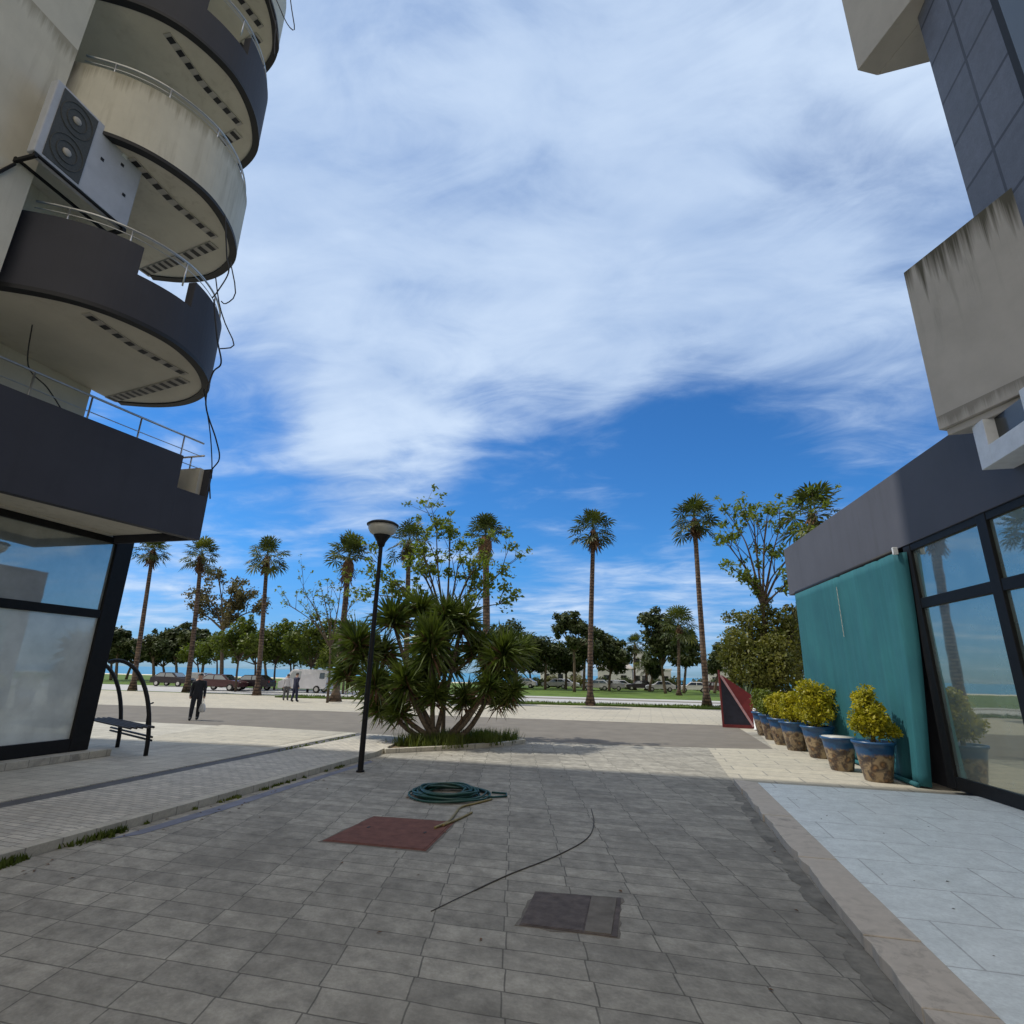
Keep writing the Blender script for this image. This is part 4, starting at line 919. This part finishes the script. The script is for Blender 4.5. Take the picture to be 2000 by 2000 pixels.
limbs_tree('sparse_tree', Vector((at(865, 1436, Y1).x, Y1, 0)), at(872, 1235, Y1), [at(x, y, Y1+d) for x, y, d in ((852, 1022, 0), (902, 1062, .6), (945, 1090, -.4), (985, 1112, .2), (800, 1100, .4), (735, 1122, -.2), (715, 1160, .5), (985, 1178, 0), (825, 1072, -.5), (925, 1130, .5), (880, 1040, .3), (770, 1148, 0))],
           'sparse spring tree with yellow-green leaves rising behind the yucca', 'tree', 'spring_leaf', .085, 4400, .075, .44, sub=4)
limbs_tree('sparse_tree', Vector((at(1490, 1300, 30).x, 30, 0)), at(1490, 1185, 30), [at(x, y, 30+d) for x, y, d in ((1470, 990, 0), (1410, 1050, .5), (1500, 995, -.3), (1440, 1030, .2), (1545, 1085, .4), (1430, 1110, -.5), (1580, 1040, .3), (1525, 1025, 0), (1465, 1130, .4), (1540, 1140, -.4))],
           'sparse spring tree at the right, above the ivy-covered tree', 'tree', 'spring_leaf', .12, 2700, .11, .58, sub=4)
limbs_tree('sparse_tree', Vector((at(640, 1365, 33).x, 33, 0)), at(645, 1265, 33), [at(x, y, 33+d) for x, y, d in ((590, 1155, 0), (625, 1140, .5), (665, 1150, -.3), (600, 1195, .2), (690, 1175, 0), (560, 1180, 0), (640, 1170, .5))],
           'almost bare twiggy tree left of the swollen-necked palm', 'tree', 'spring_leaf', .09, 700, .09, .4, sub=4)
limbs_tree('broad_tree', Vector((at(432, 1345, 52).x, 52, 0)), at(435, 1230, 52), [at(x, y, 52+d) for x, y, d in ((425, 1125, 0), (400, 1165, 1), (455, 1150, -1), (490, 1160, 0), (415, 1195, 1), (470, 1185, 0), (510, 1190, 0), (450, 1210, -1), (395, 1200, 0))],
           'russet and green airy tree between the second and third palms', 'tree', 'brown_leaf', .22, 5200, .17, 1.05, sub=3, clr=.8)
def crown_tree(name, px, py_base, Y, lobes_px, label, leaf, n, size, rad=.14, group=None, bark='bark', shell=.55, trunk_top=None, flat=.2, zflat=.85, extra=()):
    b = at(px, py_base, Y); b.z = 0; t = empty(name, b, label, 'tree', group)
    lobes = []; k_ = (Y/0.97)/FPX
    for (x, y, r) in lobes_px:
        r = r*1.15; p = at(x, y, Y+random.uniform(-1, 1)*r*k_*.6)-b; lobes.append((tuple(p), (r*k_, r*k_*1.05, r*k_*zflat)))
        for _ in range(3):
            q = Vector((random.gauss(0, 1), random.gauss(0, 1), random.gauss(.15, .8))).normalized()*r*k_*random.uniform(.75, 1.15); rr_ = r*k_*random.uniform(.22, .48)
            lobes.append((tuple(p+q), (rr_, rr_, rr_*zflat)))
    n = int(n*1.5); f = MB(); cx = sum(l[0][0] for l in lobes)/len(lobes); zt = min(l[0][2] for l in lobes)
    f.tube(spline([(0, 0, 0), (cx*.3+random.uniform(-.1, .1), 0, zt*.5), (cx*.7, 0, zt*1.0)], 4), [rad*(1-.05*i) for i in range(9)], 7)
    for l in lobes[::2]: f.tube([(cx*.6, 0, zt*.85), tuple(Vector((cx*.6, 0, zt*.85)).lerp(Vector(l[0]), .55)+Vector((0, 0, .1))), l[0]], [rad*.5, rad*.35, rad*.15], 5)
    f.build('trunk', bark, t, smooth=True)
    g = MB(); leaf_cloud(g, lobes, n, size, flat, shell); g.build('crown', leaf, t)
    return t
gr_ = 'green street trees along the far road'
crown_tree('street_tree', 458, 1362, 44, [(470, 1235, 24), (440, 1250, 22), (490, 1255, 22), (460, 1265, 24), (485, 1222, 16)], 'bright green street tree under the russet tree', 'green_leaf', 2600, .15, .12, gr_)
crown_tree('street_tree', 535, 1350, 50, [(540, 1240, 26), (515, 1252, 22), (560, 1258, 24), (535, 1268, 22), (560, 1228, 16)], 'rounded green street tree just right of the third palm', 'green_leaf', 2600, .16, .12, gr_)
crown_tree('street_tree', 600, 1352, 47, [(600, 1235, 28), (575, 1255, 22), (630, 1255, 26), (610, 1275, 24), (640, 1225, 20)], 'rounded green street tree directly above the white van', 'green_leaf', 2800, .16, .12, gr_)
crown_tree('street_tree', 670, 1352, 46, [(665, 1245, 30), (690, 1265, 26), (650, 1275, 24), (700, 1240, 22)], 'rounded green street tree mostly hidden behind the yucca and lamp', 'green_leaf', 2400, .16, .12, gr_)
gp_ = 'dark pines beyond the lawn'
def pine(px, pyb, Y, lobes, label, n=2600, size=.26, rad=.22): return crown_tree('pine_tree', px, pyb, Y, lobes, label, 'pine', n, size, rad, gp_, shell=.5, flat=.5, zflat=.72)
pine(225, 1334, 62, [(228, 1240, 22), (248, 1258, 20), (205, 1255, 20), (235, 1270, 18)], 'dark pine next to the shop window corner')
pine(300, 1334, 62, [(300, 1252, 20), (280, 1265, 18), (320, 1262, 20), (298, 1275, 18)], 'small dark pine between the first and second palms')
pine(345, 1334, 64, [(345, 1240, 24), (325, 1255, 18), (370, 1248, 20), (350, 1268, 20)], 'dark pine directly behind the second palm')
pine(392, 1334, 66, [(395, 1250, 22), (415, 1262, 18), (380, 1268, 18)], 'dark pine right of the second palm, under the russet tree')
pine(245, 1332, 72, [(250, 1262, 22), (270, 1272, 18)], 'far low pine left of the first palm trunk', 1500)
pine(520, 1340, 70, [(520, 1262, 22), (500, 1272, 18), (545, 1275, 18)], 'dark pine behind the rounded green trees', 1800)
pine(1010, 1350, 78, [(1000, 1228, 22), (975, 1245, 24), (1030, 1255, 24), (1005, 1268, 26), (1045, 1275, 20)], 'dark pine right behind the yucca clump', 3000)
pine(1065, 1348, 80, [(1060, 1262, 24), (1040, 1275, 22), (1090, 1270, 22), (1075, 1285, 22)], 'low dark pine left of the two-tiered pine', 2600)
pine(1122, 1355, 72, [(1110, 1212, 20), (1092, 1228, 14), (1128, 1225, 18), (1150, 1235, 16), (1120, 1255, 14)], 'tall open-topped pine left of the lone palm', 2600, .24)
pine(1140, 1348, 80, [(1150, 1262, 22), (1165, 1240, 14), (1130, 1280, 20)], 'dark pine directly behind the lone palm trunk', 2200)
pine(1190, 1346, 82, [(1190, 1265, 24), (1215, 1282, 20), (1175, 1285, 22), (1205, 1300, 18), (1180, 1250, 18)], 'dense rounded pine just right of the lone palm', 3200)
pine(1300, 1352, 76, [(1290, 1215, 20), (1265, 1210, 18), (1310, 1235, 24), (1280, 1245, 22), (1320, 1262, 24), (1285, 1268, 22)], 'tall leaning umbrella pine between the lone palm and tallest palm', 3800)
pine(1335, 1348, 80, [(1335, 1240, 18), (1345, 1262, 20), (1350, 1285, 18), (1325, 1285, 18)], 'slim dark tree just left of the tallest palm trunk', 2400)
pine(1395, 1348, 84, [(1405, 1285, 18), (1395, 1300, 16), (1420, 1270, 14)], 'low tree just right of the tallest palm trunk', 1500)

crown_tree('street_tree', 495, 1352, 49, [(500, 1262, 24), (478, 1272, 20), (522, 1275, 22), (500, 1245, 18)], 'green street tree filling the gap under the third palm', 'green_leaf', 2000, .15, .12, gr_)
crown_tree('street_tree', 565, 1350, 53, [(568, 1275, 24), (545, 1283, 20), (590, 1285, 20), (570, 1250, 18)], 'low green street tree behind the two standing people', 'green_leaf', 2000, .15, .12, gr_)
crown_tree('street_tree', 640, 1352, 51, [(645, 1285, 24), (620, 1290, 20), (668, 1288, 20), (640, 1262, 20)], 'low green street tree above the rear of the white van', 'green_leaf', 2000, .15, .12, gr_)
crown_tree('street_tree', 385, 1346, 57, [(385, 1268, 20), (365, 1278, 18), (405, 1282, 18)], 'low green tree directly right of the second palm trunk', 'green_leaf', 1700, .16, .12, gr_)
pine(215, 1334, 66, [(215, 1270, 20), (232, 1282, 16), (200, 1284, 16)], 'low dark pine touching the shop window corner', 1500)
pine(1035, 1346, 88, [(1035, 1290, 20), (1015, 1300, 16), (1055, 1302, 16), (1030, 1270, 16)], 'low dark pine in the second row left of the lone palm', 1700)
pine(270, 1333, 68, [(262, 1268, 20), (285, 1278, 18), (240, 1282, 16)], 'low far pine behind the first palm trunk', 1600)
pine(320, 1333, 70, [(325, 1272, 20), (345, 1284, 16), (305, 1284, 16)], 'low far pine left of the second palm trunk', 1600)
pine(980, 1346, 84, [(975, 1272, 22), (990, 1292, 20), (955, 1290, 20)], 'low dark pine showing through the right side of the yucca', 2000)
pine(1105, 1346, 84, [(1105, 1285, 20), (1090, 1302, 16), (1122, 1300, 16)], 'low dark pine just left of the lone palm trunk', 1800)
pine(1268, 1348, 84, [(1270, 1295, 14), (1282, 1308, 12)], 'small dark tree under the leaning umbrella pine', 1000)
crown_tree('street_tree', 570, 1346, 56, [(575, 1262, 24), (550, 1272, 20), (600, 1272, 22)], 'green tree in the second row behind the white van', 'green_leaf', 1800, .17, .12, gr_)
crown_tree('street_tree', 420, 1346, 54, [(420, 1255, 20), (405, 1268, 18), (438, 1272, 20)], 'green tree between the second palm and the russet tree trunk', 'green_leaf', 1600, .16, .12, gr_)

for (px, rr) in ((1010, 15), (1048, 12), (1080, 14), (1128, 15), (1178, 13), (1222, 14), (1285, 12), (1318, 15), (1368, 14), (1405, 15)):
    la = {1010: 'dark bush beside the yucca clump, behind the white far car', 1048: 'dark bush left of the low white house', 1080: 'dark bush in front of the low white house', 1128: 'dark bush left of the lone palm foot', 1178: 'dark bush under the dense rounded pine',
          1222: 'dark bush beside the tall white building', 1285: 'dark bush below the small dark tree', 1318: 'dark bush under the leaning umbrella pine', 1368: 'dark bush left of the tallest palm foot', 1405: 'dark bush right of the tallest palm foot'}[px]
    p = at(px, 1340, 97); t = empty('bush', (p.x, 97, 0), la, 'bush', 'dark bushes behind the far cars'); f = MB(); w = rr*.09
    leaf_cloud(f, [((0, 0, w*.8), (w, w, w*.85)), ((w*.7, 0, w*.6), (w*.7, w*.7, w*.65)), ((-w*.7, .3, w*.7), (w*.8, w*.8, w*.7))], 700, .22, .3); f.build('leaves', 'pine' if px % 3 else 'olive_leaf', t)
    f = MB(); f.tube([(0, 0, 0), (0, 0, w*.6)], .12, 5); f.build('stem', 'bark', t)
# small far palm and thin tree
palm(1240, 1345, 92, 1262, 1240, 'tiny far palm in the gap between the pines', .2, seed=41, size=1.1)
palm(1262, 1345, 90, 1300, 1262, 'short far palm in front of the white building', .2, seed=43, size=1.1)
palm(1325, 1350, 70, 1225, 1326, 'far palm with ragged crown behind the leaning pine', .22, seed=45, size=1.5)
# ivy covered tree at the right with agave in front
crown_tree('ivy_tree', 1490, 1420, 30, [(1490, 1235, 45), (1455, 1265, 38), (1530, 1262, 38), (1480, 1300, 45), (1525, 1315, 36), (1445, 1310, 26), (1500, 1345, 40), (1465, 1212, 20), (1522, 1205, 18), (1425, 1285, 20), (1550, 1225, 16), (1440, 1345, 22), (1492, 1190, 14)], 'dense olive ivy-covered tree behind the pots at the right', 'ivy', 13000, .085, .22)
crown_tree('broad_tree', 1560, 1400, 33, [(1555, 1240, 26), (1570, 1200, 22), (1560, 1290, 24)], 'dark small-leaved tree between ivy tree and the teal blind', 'olive_leaf', 2200, .14, .15)
t = empty('agave', (at(1455, 1400, 28).x, 28, 0), 'grey-green agave with broad pointed leaves behind the red board', 'plant')
f = MB()
for k in range(46):
    a = k*2.4; el = R(80-70*(k/46)); L_ = random.uniform(1.2, 1.7); d = Vector((math.cos(a)*math.cos(el), math.sin(a)*math.cos(el), math.sin(el))); w = Vector((-math.sin(a), math.cos(a), 0))*.11
    c0 = Vector((0, 0, .5)); m_ = c0+d*L_*.5; e = c0+d*L_+Vector((0, 0, -.1)); f.add([c0-w*.5, c0+w*.5, m_+w, m_-w, e], [(0, 1, 2, 3), (3, 2, 4)])
f.build('leaves', 'agave', t)
f = MB(); f.tube([(0, 0, 0), (0, 0, .6)], .14, 8); f.build('stem', 'yucca_bark', t)

# ------------------------------------------------------------------ cars
def car(kind, paint):
    t = bpy.data.objects.new('parked_car', None); col.objects.link(t)
    if kind == 'van': L_, W, side = 4.6, 1.8, [(0, .35), (4.55, .35), (4.6, .9), (4.1, 1.15), (3.45, 1.95), (3.2, 2.05), (.05, 2.05), (0, 1.9)]
    else: L_, W, side = 4.2, 1.72, [(0, .38), (4.15, .33), (4.2, .72), (3.95, .86), (3.1, .96), (2.45, 1.42), (1.0, 1.44), (.35, 1.02), (.02, .92)]
    n = len(side); f = MB()
    def ring(y, k): return [(x-L_/2, y*(1-.16*max(0, (z-.9))) , z) for x, z in side]
    vs = []
    for y in (-W/2, -W/2+.06, W/2-.06, W/2):
        s_ = .0 if abs(y) > W/2-.03 else 0.0; vs += ring(y, s_)
    fs = [tuple(range(n))[::-1]] if False else [tuple(range(n))]
    fs += [(j*n+(i+1) % n, j*n+i, (j+1)*n+i, (j+1)*n+(i+1) % n) for j in range(3) for i in range(n)]; fs.append(tuple(range(3*n, 4*n))[::-1])
    f.add(vs, fs); f.build('body', paint, t, bev=.05)
    g = []
    if kind == 'van': quads = [[(2.5, 1.2), (3.75, 1.2), (3.3, 1.85), (2.5, 1.85)], [(.25, 1.25), (.7, 1.25), (.7, 1.75), (.25, 1.75)]]
    else: quads = [[(.55, 1.02), (1.62, 1.0), (1.62, 1.36), (1.05, 1.36)], [(1.72, 1.0), (2.9, .98), (2.4, 1.36), (1.72, 1.36)]]
    for sgn in (-1, 1):
        for q in quads:
            m = MB(); vs = []
            for off in (0.004, 0.014):
                for x, z in q: vs.append((x-L_/2, sgn*(W/2*(1-.16*max(0, z-.9))+off), z))
            m.add(vs, [(0, 1, 2, 3), (7, 6, 5, 4), (0, 4, 5, 1), (1, 5, 6, 2), (2, 6, 7, 3), (3, 7, 4, 0)]); m.build('window', 'car_glass', t)
    fx = [(3.98, 1.25, 3.48, 1.9)] if kind == 'van' else [(3.05, 1.0, 2.52, 1.38), (.42, 1.06, .95, 1.40)]
    for (xa, za, xb_, zb) in fx:
        m = MB(); s_ = .03 if xa > xb_ else -.03
        m.add([(xa-L_/2+s_, -.7, za), (xa-L_/2+s_, .7, za), (xb_-L_/2+s_, .62, zb), (xb_-L_/2+s_, -.62, zb), (xa-L_/2, -.7, za), (xa-L_/2, .7, za), (xb_-L_/2, .62, zb), (xb_-L_/2, -.62, zb)], [(0, 1, 2, 3), (7, 6, 5, 4), (0, 4, 5, 1), (1, 5, 6, 2), (2, 6, 7, 3), (3, 7, 4, 0)])
        m.build('windscreen', 'car_glass', t)
    for x in (.85, L_-.85):
        for sgn in (-1, 1):
            w = MB(); w.lathe([(.02, -.1), (.28, -.1), (.32, -.07), (.32, .07), (.28, .1), (.02, .1)], 18); o = w.build('wheel', 'tyre', t); o.rotation_euler = (R(90), 0, 0); o.location = (x-L_/2, sgn*(W/2-.06), .32)
            h = MB(); h.lathe([(.02, -.112), (.18, -.112), (.18, .112), (.02, .112)], 12); h.build('rim', 'steel', o)
    for sgn in (-1, 1):
        h = MB(); h.box(L_/2-.10, L_/2-.02, sgn*.62-.14, sgn*.62+.14, .62, .76) if kind != 'van' else h.box(L_/2-.10, L_/2+.0, sgn*.66-.12, sgn*.66+.12, .75, .95); h.build('headlight', 'lamp_white', t)
        h = MB(); h.box(-L_/2-.012, -L_/2+.05, sgn*.68-.08, sgn*.68+.08, .74, .92); h.build('tail_light', 'red_lens', t)
    return t
protos = {}
def park(kind, paint, px, py, Y, rz, label):
    if (kind, paint) not in protos: o = car(kind, paint); protos[(kind, paint)] = o
    else: o = copy_tree(protos[(kind, paint)])
    p = at(px, py, Y); o.location = (p.x, p.y, 0); o.rotation_euler = (0, 0, rz); return tag(o, label, 'van' if kind == 'van' else 'car', 'cars parked by the far road')
park('car', 'cardark', 335, 1345, 51, R(8), 'dark purple car behind the second palm trunk')
park('car', 'carred', 432, 1350, 45, R(10), 'maroon car just right of the walking person')
park('car', 'cardark', 488, 1350, 47, R(190), 'dark car behind the third palm trunk')
park('car', 'carsilver', 395, 1340, 56, R(5), 'silver car in the far row left of the maroon car')
park('van', 'carwhite', 596, 1350, 46.5, R(188), 'white delivery van beside the yucca clump')
for (px, Y, pa, la) in ((1022, 86, 'carwhite', 'white far car just right of the yucca clump'), (1085, 88, 'carsilver', 'silver far car left of the lone palm trunk'), (1106, 90, 'carwhite', 'white far car nearest the left side of the lone palm trunk'),
                        (1165, 84, 'carwhite', 'white far car touching the right side of the lone palm trunk'), (1192, 85, 'carsilver', 'silver far car under the dense rounded pine'), (1215, 92, 'carwhite', 'white far car right of the dense rounded pine'),
                        (1290, 86, 'carwhite', 'white far car under the leaning umbrella pine'), (1354, 86, 'carwhite', 'white far car between the slim dark tree and the tallest palm'), (1398, 88, 'carred', 'maroon far car right of the tallest palm trunk'),
                        (1250, 90, 'cardark', 'dark far car in front of the white building')):
    park('car', pa, px, 1343, Y, R(random.choice((5, 185))+random.uniform(-6, 6)), la)

# ------------------------------------------------------------------ far buildings
def house(px0, px1, Y, h, label, roof=True):
    p0, p1 = at(px0, 1340, Y), at(px1, 1340, Y); W = p1.x-p0.x; t = empty('far_house', (p0.x, Y, 0), label, 'building', 'low pale buildings beyond the pines')
    f = MB(); f.box(0, W, 0, 8, 0, h); f.build('wall', 'far_white', t)
    r = MB()
    if roof: r.add([(-.3, -.4, h), (W+.3, -.4, h), (W+.3, 8.4, h), (-.3, 8.4, h), (W*.15, 4, h+1.3), (W*.85, 4, h+1.3)], [(0, 1, 5, 4), (1, 2, 5), (2, 3, 4, 5), (3, 0, 4), (3, 2, 1, 0)])
    else: r.box(-.2, W+.2, -.2, 8.2, h, h+.3)
    r.build('roof', 'far_grey' if roof else 'far_white', t)
    n = max(2, int(W/2.4))
    for lev in range(max(1, int(h/3))):
        for k in range(n):
            x = (k+.5)*W/n; w = MB(); w.box(x-.5, x+.5, -.04, -.01, lev*3+.9, lev*3+2.2); w.build('window', 'dark_glass', t)
    return t
house(1238, 1268, 104, 6.2, 'tall white building in the gap between the two big pines', False)
house(1268, 1312, 106, 3.2, 'low white building beneath the leaning umbrella pine', False)
house(1055, 1135, 106, 3.6, 'low white house behind the pines left of the lone palm')
house(1168, 1236, 108, 3.4, 'low white house right of the lone palm trunk')
house(1385, 1440, 104, 3.6, 'low white house glimpsed right of the tallest palm')

# ------------------------------------------------------------------ people
def person(loc, rz, h, top, legs, label, stride=.22, hairy=True, arm=.18):
    t = empty('person', loc, label, 'person', None, rz); s = h/1.75
    V = [(0, 0, .95), (0, 0, 1.12), (0, .01, 1.32), (0, 0, 1.45), (0, .01, 1.54), (0, .02, 1.66), (.0, .03, 1.73),
         (.10, 0, .90), (.11, stride*.4, .50), (.11, -stride*.1+stride*.9, .09), (.11, stride*.8+.16, .04),
         (-.10, 0, .90), (-.11, -stride*.2, .50), (-.11, -stride*1.1, .10), (-.11, -stride*1.1+.16, .04),
         (.19, 0, 1.42), (.23, -arm*.4, 1.15), (.23, arm*.3, .90), (.22, arm*.4, .80),
         (-.19, 0, 1.42), (-.235, arm*.2, 1.15), (-.25, -arm*.3+.08, .90), (-.25, -arm*.3+.1, .80)]
    Rr = [.175, .165, .175, .125, .058, .100, .078, .118, .088, .068, .05, .118, .088, .068, .05, .085, .064, .05, .04, .085, .064, .05, .04]
    E = [(0, 1), (1, 2), (2, 3), (3, 4), (4, 5), (5, 6), (0, 7), (7, 8), (8, 9), (9, 10), (0, 11), (11, 12), (12, 13), (13, 14), (3, 15), (15, 16), (16, 17), (17, 18), (3, 19), (19, 20), (20, 21), (21, 22)]
    me = bpy.data.meshes.new('body'); me.from_pydata([tuple(x*s for x in v) for v in V], E, []); o = bpy.data.objects.new('body', me); col.objects.link(o)
    sk = o.modifiers.new('skin', 'SKIN'); o.modifiers.new('sub', 'SUBSURF').levels = 2; o.modifiers['sub'].render_levels = 2
    for i, d in enumerate(me.skin_vertices[0].data): d.radius = (Rr[i]*s*1.05, Rr[i]*s*(.8 if i < 4 else 1.0)); d.use_root = (i == 0)
    dg = bpy.context.evaluated_depsgraph_get(); m2 = bpy.data.meshes.new_from_object(o.evaluated_get(dg)); bpy.data.objects.remove(o)
    o = bpy.data.objects.new('body', m2); col.objects.link(o); o.parent = t
    m2.materials.clear()
    for nm in (top, legs, 'skin', 'tyre'): m2.materials.append(MT[nm])
    for p in m2.polygons:
        z = p.center.z/s; x = abs(p.center.x)/s; p.use_smooth = True
        p.material_index = 2 if z > 1.50 or (x > .20 and z < .88) else 0 if (z > .93 or x > .2) else 1 if z > .10 else 3
    if hairy:
        f = MB(); f.lathe([(.01, .115), (.06, .10), (.092, .055), (.100, .01), (.096, -.03), (.02, -.035)], 14, (0, 0, 0)); q = f.build('hair', 'hair', t, smooth=True); q.location = (0, .0*s, 1.68*s); q.scale = (s*.98, s*1.02, s*.85)
    return t
p1 = gp(377, 1407); person((p1.x, p1.y, .004), R(218), 1.76, 'cloth_dark', 'cloth_dark', 'person in dark clothes walking across the grey road with a white bag', .13)
q1 = gp(404, 1400)
t = empty('carrier_bag', (p1.x+.24, p1.y+.10, .42), 'small white carrier bag held by the person in dark clothes', 'bag')
f = MB(); f.lathe([(.05, -.12), (.13, -.10), (.15, .0), (.12, .16), (.05, .22)], 12); o = f.build('sack', 'bag', t, smooth=True); o.scale = (1, .5, 1)
f = MB(); f.tube(spline([(-.05, 0, .2), (0, 0, .38), (.05, 0, .2)], 5), .012, 5); f.build('handle', 'bag', t)
p2 = gp(557, 1368); person((p2.x, p2.y, 0), R(20), 1.68, 'cloth_light', 'cloth_grey', 'person in a pale top standing beside the white van', .10)
p3 = gp(574, 1371); person((p3.x, p3.y, 0), R(-20), 1.78, 'cloth_navy', 'cloth_navy', 'person in navy clothes standing in front of the white van', .12)
